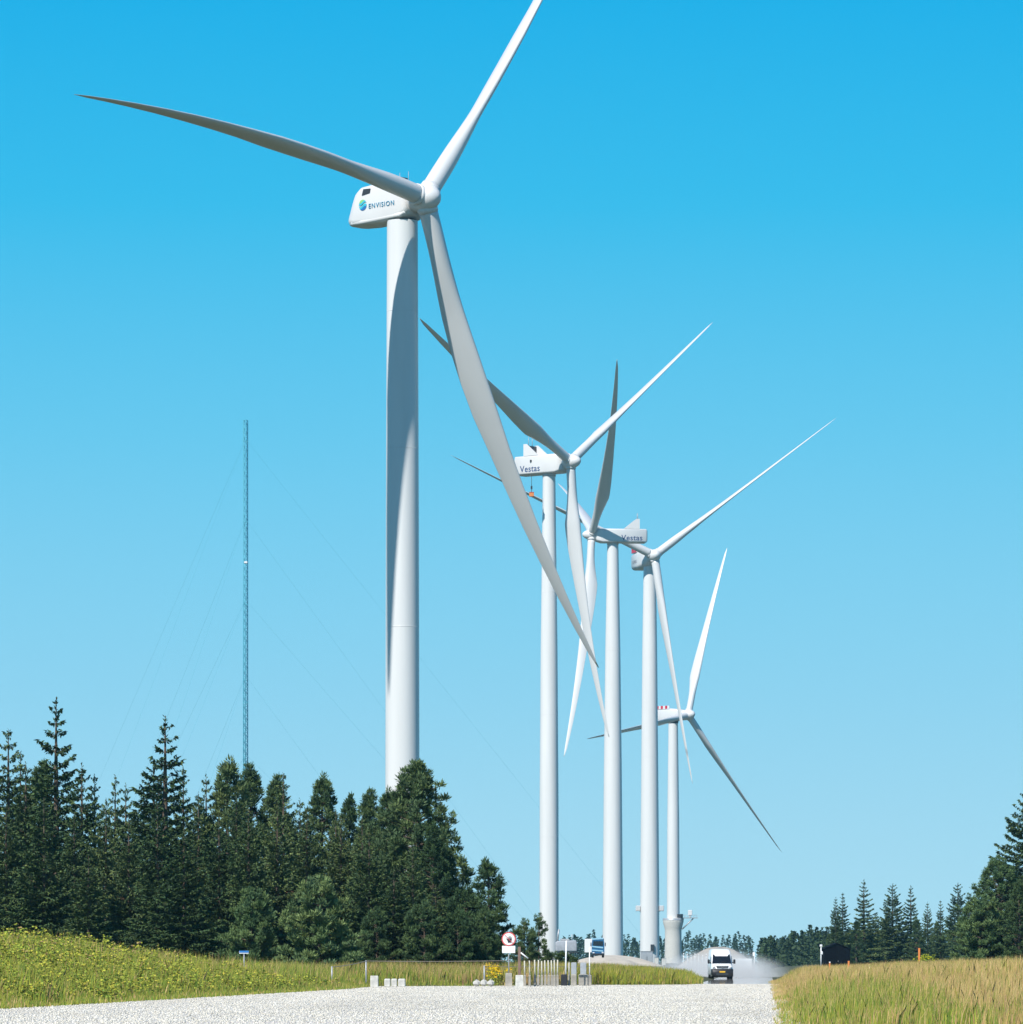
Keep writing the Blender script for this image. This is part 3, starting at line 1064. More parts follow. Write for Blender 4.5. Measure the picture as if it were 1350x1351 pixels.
# --- turbine 1 (nearest)
t1 = dict(ctab=[.82, .96, .98, .76, .58, .37, .17, .03], drop=2.95, hub_r=2.05, hub_l=3.9, tower=lambda T: [(2.50, 0), (2.48, T * .3), (2.40, T * .6), (2.25, T)])
root, Mn, oh, C0, top = turbine(660, (560.6, 260.8), (49.3, -0.5, 39.3, 74.5, .021, .045, -.115), 531.0, t1, (108, 106, 78), 2.75, 4.4,
                                'nearest and largest white turbine, lettered nacelle, one blade running out of the photo top', [24, 50, 76, 96])
nc = MB()
nc.loft(section_loft(Mn, [(-9.75, .9, -2.2, .2, .7, .36), (-9.55, 1.5, -2.65, 1.2, .9, .36), (-9.0, 2.0, -2.95, 2.1, 1.0, .34), (-8.0, 2.25, -3.05, 2.5, .8, .30), (-4.0, 2.3, -3.1, 2.75, .7, .15),
                          (0.0, 2.3, -3.0, 2.6, .7, 0), (1.8, 2.25, -2.6, 2.3, .9, 0), (2.5, 1.9, -2.0, 1.9, 1.0, 0)]))
nac = nc.build('nacelle', nacelle_paint, root)
mb = MB()
mb.loft(section_loft(Mn, [(-9.0, 1.6, -2.85, -2.35, .22, .1), (-8.2, 2.1, -2.97, -2.25, .3, 0), (-6.0, 2.28, -3.05, -2.2, .4, 0), (1.4, 2.34, -2.75, -2.0, .35, 0), (2.1, 2.1, -2.3, -1.9, .18, 0)]))
mb.build('lower_fairing', nacelle_paint, nac)
mb = MB()
mb.add([Mn @ Vector(p) for p in ((-5.9, -2.345, 1.15), (-4.3, -2.345, 1.35), (-4.15, -2.345, 2.0), (-5.6, -2.345, 2.05))], [[0, 1, 2, 3]])
mb.build('vent', dark, nac, fixn=False)
mb = MB()
mb.loft(section_loft(Mn, [(-2.6, 1.2, 2.6, 3.3, .1, 0), (-.2, 1.2, 2.55, 3.5, .1, .2)]))
mb.build('roof_cooler', dark, nac)
for uu in (-3.6, -.5, 1.2):
    MB().tube(Mn @ Vector((uu, 0, 2.6)), Mn @ Vector((uu, 0, 4.2)), .05, .03, 6).build('wind_sensor', grey_metal, nac)
MB().tube(Mn @ Vector((0, 0, -3.35)), Mn @ Vector((0, 0, -2.8)), 2.05, 2.05, 40).build('yaw_ring', dark, nac)
emblem(Mn, -5.7, -2.35, -.25, .78, nac, 1)
Mt = Mn @ Matrix.Translation((-2.0, -2.36, -.6)) @ Matrix(((1, 0, 0, 0), (0, 0, -1, 0), (0, 1, 0, 0), (0, 0, 0, 1)))
text_mesh('lettering', 'ENVISION', .98, teal, nac, Mt, .03, 1.22)

# --- turbine 2
t2 = dict(drop=3.3, hub_r=2.0, hub_l=5.0, tower=lambda T: [(2.66, 0), (2.62, T * .35), (2.35, T * .65), (1.75, T)])
root, Mn, oh, C0, top = turbine(1260, (752.7, 609.0), (51.5, 1.9, 56.7, 76.8, -.005, .070, -.045), 724.6, t2, (98, 88, 66), 2.6, 5.4,
                                'second turbine, its box nacelle partly hidden behind the nearest turbine blade', [36, 70, 104])


def vestas(Mn, root, oh, u0, u1, side, text_u, fin_u, zl, zh):
    nc = MB()
    nc.loft(section_loft(Mn, [(u0, 2.3, zl + .5, zh - .5, .5, 0), (u0 + .5, 2.75, zl, zh, .5, 0), (u1 - 2, 2.75, zl, zh, .5, 0), (u1 - .3, 2.4, zl + .5, zh - .3, .6, 0), (u1, 1.8, zl + 1.0, zh - .9, .7, 0)]))
    nac = nc.build('nacelle', nacelle_paint, root)
    for s in (-1, 1):
        mb = MB()
        mb.prism([(fin_u - 3.0, zh - .05), (fin_u + 2.2, zh - .05), (fin_u - 1.9, zh + 3.3), (fin_u - 3.0, zh + 3.3)], s * 2.55 - .12, s * 2.55 + .12, M=Mn)
        mb.build('cooler_fin', nacelle_paint, nac)
    c = MB()
    c.loft(section_loft(Mn, [(fin_u - 2.75, 2.4, zh, zh + 3.0, .1, 0), (fin_u - 2.3, 2.4, zh, zh + 3.0, .1, 0)]))
    c.build('cooler_panel', dark, nac)
    for vv in (-.8, .8):
        MB().tube(Mn @ Vector((fin_u - 2.6, vv, zh + 3)), Mn @ Vector((fin_u - 2.6, vv, zh + 5.4)), .09, .06, 6).build('wind_sensor', grey_metal, nac)
    vv = side * 2.765
    if side < 0:
        Mt = Mn @ Matrix.Translation((text_u, vv, zl + 1.45)) @ Matrix(((1, 0, 0, 0), (0, 0, -1, 0), (0, 1, 0, 0), (0, 0, 0, 1)))
    else:
        Mt = Mn @ Matrix.Translation((text_u, vv, zl + 1.45)) @ Matrix(((-1, 0, 0, 0), (0, 0, 1, 0), (0, 1, 0, 0), (0, 0, 0, 1)))
    text_mesh('lettering', 'Vestas', 2.5, navy, nac, Mt, .02, 1.08, .010)
    MB().tube(Mn @ Vector((0, 0, zl - .7)), Mn @ Vector((0, 0, zl + .3)), 1.9, 1.9, 32).build('yaw_ring', flange, nac)
    return nac


nac = vestas(Mn, root, oh, -10.5, oh - 1.6, -1, -4.6, -4.0, -2.9, 2.3)
MB().box(Mn @ Vector((-4.3, -2.79, .75)), (.5, .5, .6)).build('vent', dark, nac)
# hoisted work basket under it
hk = at(701.5, 650, 1259)
bs = empty('hoist_basket', hk)
tag(bs, 'small orange work basket hanging on a line under the second turbine nacelle', 'basket')
mb = MB()
mb.box((0, 0, -.55), (1.3, 1.0, 1.1), bev=.08)
mb.build('basket', orange, bs)
MB().box((0, 0, .1), (1.36, 1.06, .1)).build('rim', red_paint, bs)
MB().tube((0, 0, .1), (0, 0, 5.0), .07, .07, 6).build('line', dark, bs)
MB().box((0, 0, 1.4), (.5, .3, .9)).build('hook_block', dark, bs)

# --- turbine 3
t3 = dict(drop=3.0, hub_r=1.75, hub_l=4.6, tower=lambda T: [(3.45, 0), (3.3, T * .15), (3.0, T * .45), (2.5, T * .75), (1.85, T)])
root, Mn, oh, C0, top = turbine(1500, (780.9, 706.0), (-83.3, 5.3, 49.8, 76.0, -.011, .068, -.02), 808.7, t3, 80, 2.5, 4.6,
                                'third turbine, seen edge-on with its lettered box nacelle pointing right', [34, 68, 104])
vestas(Mn, root, oh, -11.2, oh - 1.2, 1, -6.0, -5.6, -2.5, 2.0)

# --- turbine 4
t4 = dict(drop=2.6, hub_r=2.3, hub_l=5.0, tower=lambda T: [(3.55, 0), (3.45, T * .2), (3.1, T * .5), (2.7, T * .8), (2.25, T)])
root, Mn, oh, C0, top = turbine(1650, (863.6, 733.0), (14.7, 3.3, 53.1, 84.5, .082, .022, -.002), 857.4, t4, (80, 104, 84), 3.0, 4.8,
                                'fourth turbine, facing the viewer, rounded nacelle with a red rail at its back', [38, 76, 112])
nc = MB()
nc.loft(section_loft(Mn, [(-13.6, 2.4, -3.2, 1.6, 1.4, 0), (-13.0, 3.2, -3.9, 2.2, 1.4, 0), (-5, 3.4, -4.0, 2.5, 1.4, 0), (1.5, 3.3, -3.6, 2.5, 1.4, 0), (3.8, 2.6, -2.6, 2.2, 1.2, 0), (4.6, 2.0, -1.9, 1.9, 1.0, 0)]))
nac = nc.build('nacelle', nacelle_paint, root)
for i in range(5):
    mb = MB()
    mb.box((0, 0, 0), (1, 1, 1))
    mb.v = [tuple(Mn @ Vector((-12.6 + v[0] * .12, -2.6 + 1.3 * i + v[1] * 1.2, 3.2 + v[2] * 1.8))) for v in mb.v]
    mb.build('rail_panel', red_paint if i % 2 == 0 else nacelle_paint, nac)
mb = MB()
mb.box((0, 0, 0), (1, 1, 1))
mb.v = [tuple(Mn @ Vector((-9.6 + v[0] * 6, -3.2 + v[1] * .12, 3.2 + v[2] * 1.8))) for v in mb.v]
mb.build('rail_panel', red_paint, nac)
mb = MB()
mb.box((0, 0, 0), (1, 1, 1))
mb.v = [tuple(Mn @ Vector((-9.6 + v[0] * 6.2, v[1] * 6.3, 2.36 + v[2] * .25))) for v in mb.v]
mb.build('hoist_deck', nacelle_paint, nac)
Mt = Mn @ Matrix.Translation((-8.0, -3.42, -1.2)) @ Matrix(((1, 0, 0, 0), (0, 0, -1, 0), (0, 1, 0, 0), (0, 0, 0, 1)))
text_mesh('lettering', 'SIEMENS', 1.7, small_grey, nac, Mt, .02)
for s in (-1, 1):
    mb = MB()
    mb.box((s * 4.3, -.4, 20.8), (1.7, 2.0, 2.0), bev=.15)
    mb.tube((s * 3.0, -.4, 19.6), (s * 4.4, -.4, 20.2), .25, .2, 6)
    mb.build('equipment_box', flange, root)
mb = MB()
mb.box((.9, -3.6, 6.2), (1.4, .4, 2.9), bev=.1)
mb.build('door', dark, root)
# --- turbine 5
t5 = dict(drop=2.9, hub_r=2.3, hub_l=5.2, tower=lambda T: [(2.95, 0), (2.90, T * .25), (2.7, T * .6), (2.15, T)])
root, Mn, oh, C0, top = turbine(2050, (908.3, 943.0), (48.7, 4.8, 19.1, 81.5, .057, .029, .009), 888.4, t5, (72, 72, 52), 2.9, 4.8,
                                'farthest and smallest turbine, standing on a round concrete pedestal', [50, 82])
nc = MB()
nc.loft(section_loft(Mn, [(-9.5, 2.6, -1.9, 2.3, .8, 0), (-9.0, 3.1, -2.2, 2.7, .8, 0), (1.0, 3.1, -2.5, 3.0, .8, 0), (oh - 2.2, 2.6, -2.2, 2.2, 1.0, 0)]))
nac = nc.build('nacelle', nacelle_paint, root)
for i in range(6):
    mb = MB()
    mb.box((0, 0, 0), (1, 1, 1))
    mb.v = [tuple(Mn @ Vector((-6.6 + 1.25 * i + v[0] * 1.2, -3.05 + v[1] * .12, 3.6 + v[2] * 1.4))) for v in mb.v]
    mb.build('rail_panel', red_paint if i % 2 == 0 else nacelle_paint, nac)
mb = MB()
mb.box((0, 0, 0), (1, 1, 1))
mb.v = [tuple(Mn @ Vector((-3.5 + v[0] * 7.6, v[1] * 6.2, 2.9 + v[2] * .3))) for v in mb.v]
mb.build('hoist_deck', nacelle_paint, nac)
MB().tube(Mn @ Vector((0, 0, -3.6)), Mn @ Vector((0, 0, -2.3)), 2.3, 2.45, 32).build('yaw_ring', dark, nac)
pd = MB()
pd.lathe([(3.95, -.5), (3.85, 6), (3.75, 12), (3.75, 15.0), (3.95, 16.0), (4.7, 18.9), (4.7, 20.4), (2.9, 20.45)], 40)
pd.build('pedestal', pale_concrete, root)
MB().lathe([(4.76, 19.6), (4.76, 20.5), (4.65, 20.5), (4.65, 19.6)], 40).build('collar', grey_metal, root)
pf = MB()
pf.box((6.6, -1.5, 20.65), (8.6, 4.0, .35))
for s in (0, 1):
    pf.tube((9.0, -2.8 + 2.6 * s, 20.4), (4.0, -2.0 + 1.2 * s, 15.6), .28, .28, 8)
for i in range(6):
    pf.tube((3.8 + 1.35 * i, -3.4, 20.8), (3.8 + 1.35 * i, -3.4, 21.9), .07, .07, 6)
pf.tube((3.8, -3.4, 21.9), (10.6, -3.4, 21.9), .08, .08, 6)
pfo = pf.build('platform', grey_metal, root)
MB().box((7.6, -1.4, 23.0), (1.9, 1.7, 2.4), bev=.2).tube((7.6, -1.4, 20.8), (7.6, -1.4, 22.0), .5, .5, 8).build('winch_housing', nacelle_paint, pfo)
MB().box((3.0, -3.2, 21.6), (2.6, 1.2, 1.6), bev=.1).build('door', dark, root)

# container at the foot of the fourth turbine
ct = empty('transformer_container', (at(853.5, 1275, 1480).x, 1480, 0))
tag(ct, 'grey transformer container at the foot of the fourth turbine', 'container')
MB().box((0, 0, 2.6), (3.8, 2.6, 5.2), bev=.06).build('body', tarp, ct)
MB().box((0, 0, 5.28), (4.1, 2.9, .16)).build('roof', grey_metal, ct)
for s in (-1, 1):
    d_ = MB().box((s * .92, -1.33, 2.4), (1.7, .06, 4.2)).build('door', grey_metal, ct)
    MB().tube((s * .2, -1.40, 1.2), (s * .2, -1.40, 3.6), .04, .04, 6).build('handle', dark, d_)
for px, d, h in ((866.5, 1475, 3.2), (876, 1500, 3.0)):
    kb = empty('cable_cabinet', (at(px, 1271, d).x, d, 0))
    tag(kb, 'white cable cabinet ' + ('between the fourth and fifth turbine' if px > 870 else 'right of the grey transformer container'), 'cabinet', 'cable cabinets at the turbines')
    MB().box((0, 0, h / 2), (1.3, 1.0, h), bev=.06).build('body', pale_concrete, kb)
    MB().box((0, 0, h + .06), (1.45, 1.15, .12)).build('lid', grey_metal, kb)

# sand mounds
def mound(name, X, Y, rx, ry, h, label, m=sand, seed=1, z0=None):
    g = np.random.default_rng(seed)
    mb = MB()
    NR, NA = 14, 48
    vs = []
    ph = g.uniform(0, 6.28, 6)
    for i in range(NR + 1):
        q = i / NR
        for j in range(NA):
            a = 2 * math.pi * j / NA
            lump = 1 + .12 * math.sin(3 * a + ph[0]) + .07 * math.sin(5 * a + ph[1]) + .04 * math.sin(9 * a + ph[2])
            z = h * (1 - q ** 2.1) * (1 + .12 * q * math.sin(4 * a + ph[3] + 5 * q)) - .25 * q
            vs.append((math.cos(a) * rx * q * lump, math.sin(a) * ry * q * lump, float(z)))
    fs = [[i * NA + j, i * NA + (j + 1) % NA, (i + 1) * NA + (j + 1) % NA, (i + 1) * NA + j] for i in range(NR) for j in range(NA)]
    mb.add(vs, fs, 0, True)
    o = mb.build(name, m, loc=(X, Y, hz(X, Y) if z0 is None else z0))
    return tag(o, label, 'mound')


mound('sand_mound', 20.5, 955, 10.5, 30, 2.3, 'pale sand mound at the foot of the third turbine', seed=2)
mound('gravel_heap', at(950, 1271, 900).x, 900, 7.6, 9, 4.3, 'grey brown gravel heap rising behind the white van', m=heap_m, seed=5)

# ------------------------------------------------------------------ guyed lattice mast
MD = 2095.0
mx_ = at(324.0, 1271, MD).x
HM = 250.0
mast = empty('lattice_mast', (mx_, MD, hz(mx_, MD)))
tag(mast, 'tall slender guyed lattice mast rising behind the left wood', 'mast')
tri = [Vector((math.cos(R(30 + 120 * i)) * 1.15, math.sin(R(30 + 120 * i)) * 1.15, 0)) for i in range(3)]
for i in range(3):
    MB().tube(tri[i], tri[i] + Vector((0, 0, HM)), .21, .21, 6).build('leg', blue_grey, mast)
lt = MB()
nb = 125
for k in range(nb):
    z0, z1 = HM * k / nb, HM * (k + 1) / nb
    for i in range(3):
        p, q = tri[i], tri[(i + 1) % 3]
        if k % 2: p, q = q, p
        lt.tube(p + Vector((0, 0, z0)), q + Vector((0, 0, z1)), .12, .12, 4, caps=False)
        lt.tube(tri[i] + Vector((0, 0, z1)), tri[(i + 1) % 3] + Vector((0, 0, z1)), .10, .10, 4, caps=False)
lt.build('lattice', blue_grey, mast)
MB().box((.2, -1.2, (CY - 743) / FPX * MD), (1.6, 1.0, .9), bev=.1).build('instrument_box', sign_white, mast)
for z in (120, 165, 203, 240):
    MB().box((0, -1.3, z), (2.3, .3, .35)).build('boom', blue_grey, mast)
for lvl, rad in ((240, 195), (203, 150), (166, 147), (131, 98), (95, 98)):
    for az in (8, 128, 248):
        dx, dy = math.cos(R(az)), math.sin(R(az))
        MB().tube((dx * 1.1, dy * 1.1, lvl), (dx * rad, dy * rad, 0.2), .030, .030, 5, caps=False).build('guy_wire', blue_grey, mast)

# ------------------------------------------------------------------ yard edge: sign, posts, blocks, rope
def Xat(px, d):
    return (px - CX) / FPX * d


def zat(py, d):
    return EYE + (CY - py) / FPX * d


d = 271.0
sg = empty('prohibition_sign', (Xat(671.3, d), d, 0))
tag(sg, 'round red ringed prohibition sign above a white plate on a concrete block', 'sign')
zc = zat(1239, d)
MB().tube((0, 0, .6), (0, 0, zc + .3), .035, .035, 10).build('pole', grey_metal, sg)
Mz = Matrix.Translation((0, -.06, zc)) @ Matrix.Rotation(R(90), 4, 'X')
MB().lathe([(0.001, 0), (.42, 0), (.42, .03), (.001, .03)], 40, M=Mz, smooth=False).build('red_disc', red, sg)
disc = MB().lathe([(0.001, .034), (.352, .034), (.352, .040), (.001, .040)], 40, M=Mz, smooth=False).build('white_field', sign_white, sg)
hand = MB()
hand.prism([(-.10, -.22), (.10, -.22), (.14, .02), (-.12, .02)], -.11, -.105, M=Matrix.Translation((.05, 0, zc)))
for i, (hx, hh) in enumerate([(-.10, .10), (-.035, .16), (.03, .17), (.095, .12)]):
    hand.prism([(hx - .022, .0), (hx + .022, .0), (hx + .018, hh), (hx - .018, hh)], -.112, -.106, M=Matrix.Translation((.055, 0, zc)))
hand.prism([(-.12, -.12), (-.20, .02), (-.17, .04), (-.10, -.02)], -.112, -.106, M=Matrix.Translation((.05, 0, zc)))
hand.build('hand_symbol', black, sg, fixn=False)
bar = MB().box((0, 0, 0), (.035, .006, .64), rot=Matrix.Rotation(R(-45), 3, 'Y')).build('diagonal_bar', red, sg, loc=(0, -.116, zc))
MB().box((0, -.06, zat(1252.8, d)), (.78, .03, .43), bev=.01).build('plate', sign_white, sg)
MB().lathe([(.30, 0), (.27, .8), (.24, .82), (.001, .82)], 4, smooth=False, M=Matrix.Rotation(R(45), 4, 'Z')).build('concrete_block', concrete, sg)

d = 270.0
bp = empty('barrier_post', (Xat(685.4, d), d, 0))
tag(bp, 'brown wooden barrier post with a short white arm in a pale concrete block', 'post')
MB().box((0, 0, 1.52), (.17, .17, 1.72), bev=.02).build('post', wood, bp)
MB().box((0, 0, .78), (.14, .14, .3), bev=.02).build('sleeve', pale_concrete, bp)
MB().lathe([(.34, 0), (.32, .66), (.28, .70), (.001, .70)], 4, smooth=False, M=Matrix.Rotation(R(45), 4, 'Z')).build('concrete_block', pale_concrete, bp)
MB().tube((.08, -.1, zat(1257, d)), (.52, -.1, zat(1264.5, d)), .04, .04, 8).build('arm', sign_white, bp)

fpx = [692.5, 699, 706, 710.2, 715, 719.5, 724, 728.2, 731.8, 735.6]
ordn = ['first', 'second', 'third', 'fourth', 'fifth', 'sixth', 'seventh', 'eighth', 'ninth', 'tenth']
for i, px in enumerate(fpx):
    d = 271.5 + i * .7
    X = Xat(px, d)
    fp = empty('fence_post', (X, d, max(0, hz(X, d))))
    tag(fp, ordn[i] + ' thin pale post counted rightward from the brown barrier post', 'post', 'thin posts in concrete feet')
    tp = zat(1267 + random.uniform(-.8, 1.5), d)
    MB().tube((0, 0, .6), (random.uniform(-.03, .03), 0, tp), .045, .04, 8).build('post', pale_wood, fp)
    MB().lathe([(.105, 0), (.09, .66), (.07, .70), (.001, .70)], 4, smooth=False, M=Matrix.Rotation(R(45 + random.uniform(-8, 8)), 4, 'Z')).build('concrete_foot', concrete, fp)
d = 279.5
lp = empty('lamp_post', (Xat(746.3, d), d, max(0, hz(Xat(746.3, d), d))))
tag(lp, 'tall thin white pole with a short crosspiece in a black base', 'pole')
MB().tube((0, 0, .5), (.05, 0, zat(1240, d)), .055, .045, 10).build('pole', sign_white, lp)
MB().box((-.05, 0, zat(1240, d)), (.55, .1, .12), bev=.02).build('crosspiece', grey_metal, lp)
MB().box((-.08, 0, .36), (.40, .35, .72), bev=.05).build('base', plastic, lp)
d = 280.0
fp = empty('fence_post', (Xat(751, d), d, max(0, hz(Xat(751, d), d))))
tag(fp, 'thin pale post just right of the black based white pole', 'post', 'thin posts in concrete feet')
MB().tube((0, 0, .6), (0, 0, zat(1270, d)), .045, .04, 8).build('post', pale_wood, fp)
MB().lathe([(.105, 0), (.09, .66), (.07, .70), (.001, .70)], 4, smooth=False, M=Matrix.Rotation(R(45), 4, 'Z')).build('concrete_foot', concrete, fp)
for px, w, fw_, lab in ((757.3, .34, .36, 'left of the two grey slabs standing in concrete feet'), (769.7, .38, .58, 'right of the two grey slabs standing in concrete feet')):
    d = 281.5
    sl = empty('marker_slab', (Xat(px, d), d, max(0, hz(Xat(px, d), d))))
    tag(sl, lab, 'slab', 'grey slabs in concrete feet')
    MB().box((0, 0, (zat(1270, d) + .6) / 2), (w, .12, zat(1270, d) - .6), bev=.03).build('slab', grey_metal, sl)
    MB().box((0, 0, .36), (fw_, .4, .72), bev=.05).build('concrete_foot', concrete, sl)
d = 283.5
pl = empty('slim_pole', (Xat(778, d), d, max(0, hz(Xat(778, d), d))))
tag(pl, 'slim white pole at the right end of the post row', 'pole')
MB().tube((0, 0, .4), (0, 0, zat(1250, d)), .04, .03, 8).build('pole', sign_white, pl)
MB().box((0, 0, .34), (.26, .3, .68), bev=.04).build('concrete_foot', concrete, pl)

for px, w, h, d, m, lab, rr in [
    (494, .46, .68, 263, pale_concrete, 'tall white concrete block beside the rope fence corner', .03),
    (511.3, .36, .50, 265, pale_concrete, 'left of the three white blocks near the rope corner', .05),
    (520.3, .34, .50, 265, pale_concrete, 'middle of the three white blocks near the rope corner', .05),
    (530.3, .42, .50, 265, pale_concrete, 'right of the three white blocks near the rope corner', .05),
    (629, .44, .44, 272, pale_concrete, 'left of the three rounded white stones left of the sign', .18),
    (638.5, .40, .46, 272, pale_concrete, 'middle of the three rounded white stones left of the sign', .18),
    (647.6, .42, .44, 272, pale_concrete, 'right of the three rounded white stones left of the sign', .18)]:
    mb = MB().box((0, 0, h / 2), (w, w * .8, h), bev=rr)
    X = Xat(px, d)
    tag(mb.build('concrete_block' if rr < .1 else 'boundary_stone', m, loc=(X, d, max(0.0, hz(X, d)))), lab, 'block' if rr < .1 else 'stone', 'white blocks along the yard edge')
rf = empty('rope_fence', (Xat(483, 268), 268, 0))
tag(rf, 'low rope fence running along the far left edge of the gravel', 'fence')
o0 = rf.location.copy()


def sag_rope(p, q, r, nm, sag=.08):
    mb = MB()
    N = 10
    for i in range(N):
        a_, b_ = i / N, (i + 1) / N
        pa = p.lerp(q, a_) - Vector((0, 0, sag * 4 * a_ * (1 - a_)))
        pb = p.lerp(q, b_) - Vector((0, 0, sag * 4 * b_ * (1 - b_)))
        mb.tube(pa - o0, pb - o0, r, r, 6, caps=False)
    mb.build(nm, rope, rf)


sag_rope(at(438, 1276, 250), at(483, 1268, 268), .022, 'rope', .05)
sag_rope(at(483, 1268, 268), at(671, 1267.5, 271.2), .022, 'rope', .04)
sag_rope(at(640, 1275, 274), at(778, 1275, 283.4), .016, 'rope', .02)
for px, py, d in ((483, 1267, 268), (639, 1274, 274), (438, 1275, 250)):
    X = Xat(px, d)
    g0 = hz(X, d)
    MB().tube((X - o0.x, d - o0.y, g0 - .1), (X - o0.x, d - o0.y, zat(py, d)), .045, .04, 8).build('post', grey_metal, rf)

d = 235.0
bs = empty('small_blue_sign', (Xat(322, d), d, hz(Xat(322, d), d)))
tag(bs, 'small blue sign on a thin post above the left verge', 'sign')
zt = zat(1256.5, d) - bs.location.z
MB().box((0, 0, zt), (.50, .03, .16), bev=.01).build('plate', sign_white, bs)
MB().box((0, -.018, zt + .03), (.48, .012, .10)).build('blue_panel', blue_sign, bs)
MB().tube((0, .03, -.1), (0, .03, zt + .05), .025, .025, 8).build('post', grey_metal, bs)

# right bank stakes
for px, y0, d, w, lab in ((1213, 1252, 300, .13, 'tall orange stake standing in the dry grass on the right'), (1120, 1269, 262, .10, 'short orange stake below the right side of the black shed'),
                          (1095, 1270, 262, .08, 'tiny pale orange stake below the left side of the black shed')):
    X = Xat(px, d)
    sk = empty('marker_stake', (X, d, hz(X, d)))
    tag(sk, lab, 'stake', 'orange marker stakes')
    hh = zat(y0, d) - sk.location.z
    MB().box((0, 0, hh / 2 - .1), (w, w, hh + .2), bev=.015).build('stake', orange, sk)
    MB().box((0, 0, hh + .01), (w * 1.05, w * 1.05, .07), bev=.01).build('cap', sign_white if px == 1095 else orange, sk)

# ------------------------------------------------------------------ black shed and pole
d = 700.0
X = Xat(1102, d)
sh = empty('black_shed', (X, d, hz(X, d)), R(3))
tag(sh, 'small black gabled wooden shed at the edge of the right field', 'shed')
wz = zat(1252, d) - sh.location.z
tz = zat(1245, d) - sh.location.z
MB().prism([(-1.95, -.2), (1.95, -.2), (1.95, wz), (0, tz - .1), (-1.95, wz)], -2.5, 2.5).build('wall', black_wood, sh)
rfm = MB()
for s in (-1, 1):
    L = math.hypot(2.15, tz - wz)
    an = math.atan2(tz - wz, 2.0)
    rfm.box((s * 1.05, 0, (wz + tz) / 2 + .02), (L + .1, 5.4, .1), rot=Matrix.Rotation(s * an, 3, 'Y'))
rfm.build('roof', black_wood, sh)
for i in range(13):
    MB().box((-1.86 + i * .31, -2.53, wz / 2 - .05), (.27, .05, wz - .1)).build('plank', black_wood, sh)
dr_ = MB().box((.5, -2.58, 1.0), (.95, .05, 2.0)).build('door', black_wood, sh)
MB().box((.15, -2.62, 1.0), (.06, .05, .16)).build('handle', grey_metal, dr_)
X = Xat(1083.5, 690)
pp = empty('sensor_pole', (X, 690, hz(X, 690)))
tag(pp, 'thin white instrument pole at the left side of the black shed', 'pole')
zt = zat(1247, 690) - pp.location.z
MB().tube((0, 0, 0), (0, 0, zt), .10, .08, 8).build('pole', sign_white, pp)
MB().box((0, 0, zt - .1), (.4, .3, .35), bev=.05).build('sensor', sign_white, pp)
MB().box((.1, 0, zt - 1.2), (.35, .3, .5), bev=.05).build('box', sign_white, pp)

# ------------------------------------------------------------------ truck and trailer behind the posts
d = 900.0
gz_ = zat(1263.5, d)
X = Xat(787.5, d)
tk = empty('striped_truck', (X, d, gz_), R(0))
tag(tk, 'blue lorry with light blue stripes parked before the third turbine', 'truck')
cab = MB()
prof = [(-1.25, .7), (1.25, .7), (1.25, 2.6), (1.12, 3.75), (-1.12, 3.75), (-1.25, 2.6)]
M0 = Matrix.Translation((.25, 0, 0))
cab.prism(prof, -1.0, 1.2, M=M0)
cabo = cab.build('cab', blue_paint, tk)
MB().prism([(-1.02, 2.35), (1.02, 2.35), (.95, 3.25), (-.95, 3.25)], -1.06, -1.01, M=M0).build('windscreen', glass, cabo, fixn=False)
for zz, hgt, sl in ((3.5, .3, .12), (2.05, .28, -.25), (1.35, .25, -.2)):
    MB().prism([(-1.2, zz), (1.0, zz + sl), (1.0, zz + sl + hgt), (-1.2, zz + hgt)], -1.08, -1.03, M=M0).build('stripe', ltblue_paint, cabo)
MB().box((.25, -1.05, .62), (2.5, .3, .4), bev=.05).build('bumper', plastic, cabo)
for s in (-1, 1):
    MB().box((.25 + s * .9, -1.16, .95), (.4, .1, .22), bev=.03).build('headlight', lamp_glass, cabo)
    MB().box((.25 + s * 1.42, -.9, 2.6), (.18, .2, .75), bev=.04).build('mirror', plastic, cabo)
for s in (-1, 1):
    for yy_ in (-.2, 3.2, 4.6):
        w_ = MB().tube((.25 + s * .85, yy_, .5), (.25 + s * 1.2, yy_, .5), .5, .5, 20).build('wheel', tyre, tk)
        MB().tube((.25 + s * 1.18, yy_, .5), (.25 + s * 1.22, yy_, .5), .28, .28, 16).build('rim', rim, w_)
MB().box((.25, 3.2, 1.0), (1.0, 6.0, .3)).build('chassis', dark, tk)
MB().box((-.85, 3.4, 2.35), (3.0, 4.2, 2.7), bev=.05).build('cargo_box', van_paint, tk)
X = Xat(749, d)
tr = empty('covered_trailer', (X, d + 2, gz_ + .4))
tag(tr, 'grey covered trailer left of the blue striped lorry', 'trailer')
MB().loft([[Vector((x_, v_, z_)) for v_, z_ in rrect(1.3, .8, h_, .25)] for x_, h_ in ((-2.4, 2.6), (-2.0, 2.9), (1.6, 3.05), (1.85, 2.7))]).build('cover', tarp, tr)
MB().box((0, 0, .65), (4.2, 2.4, .22)).build('bed', dark, tr)
for xx_ in (-1.0, .2):
    for s in (-1, 1):
        w_ = MB().tube((xx_, s * .9, .4), (xx_, s * 1.25, .4), .42, .42, 18).build('wheel', tyre, tr)
        MB().tube((xx_, s * 1.23, .4), (xx_, s * 1.27, .4), .22, .22, 14).build('rim', rim, w_)
MB().tube((-2.0, -.6, 2.8), (-1.7, -.6, 5.2), .22, .18, 10).build('exhaust_stack', grey_metal, tr)
MB().tube((.9, -.4, 2.9), (.9, -.4, 4.2), .1, .1, 8).build('stanchion', grey_metal, tr)

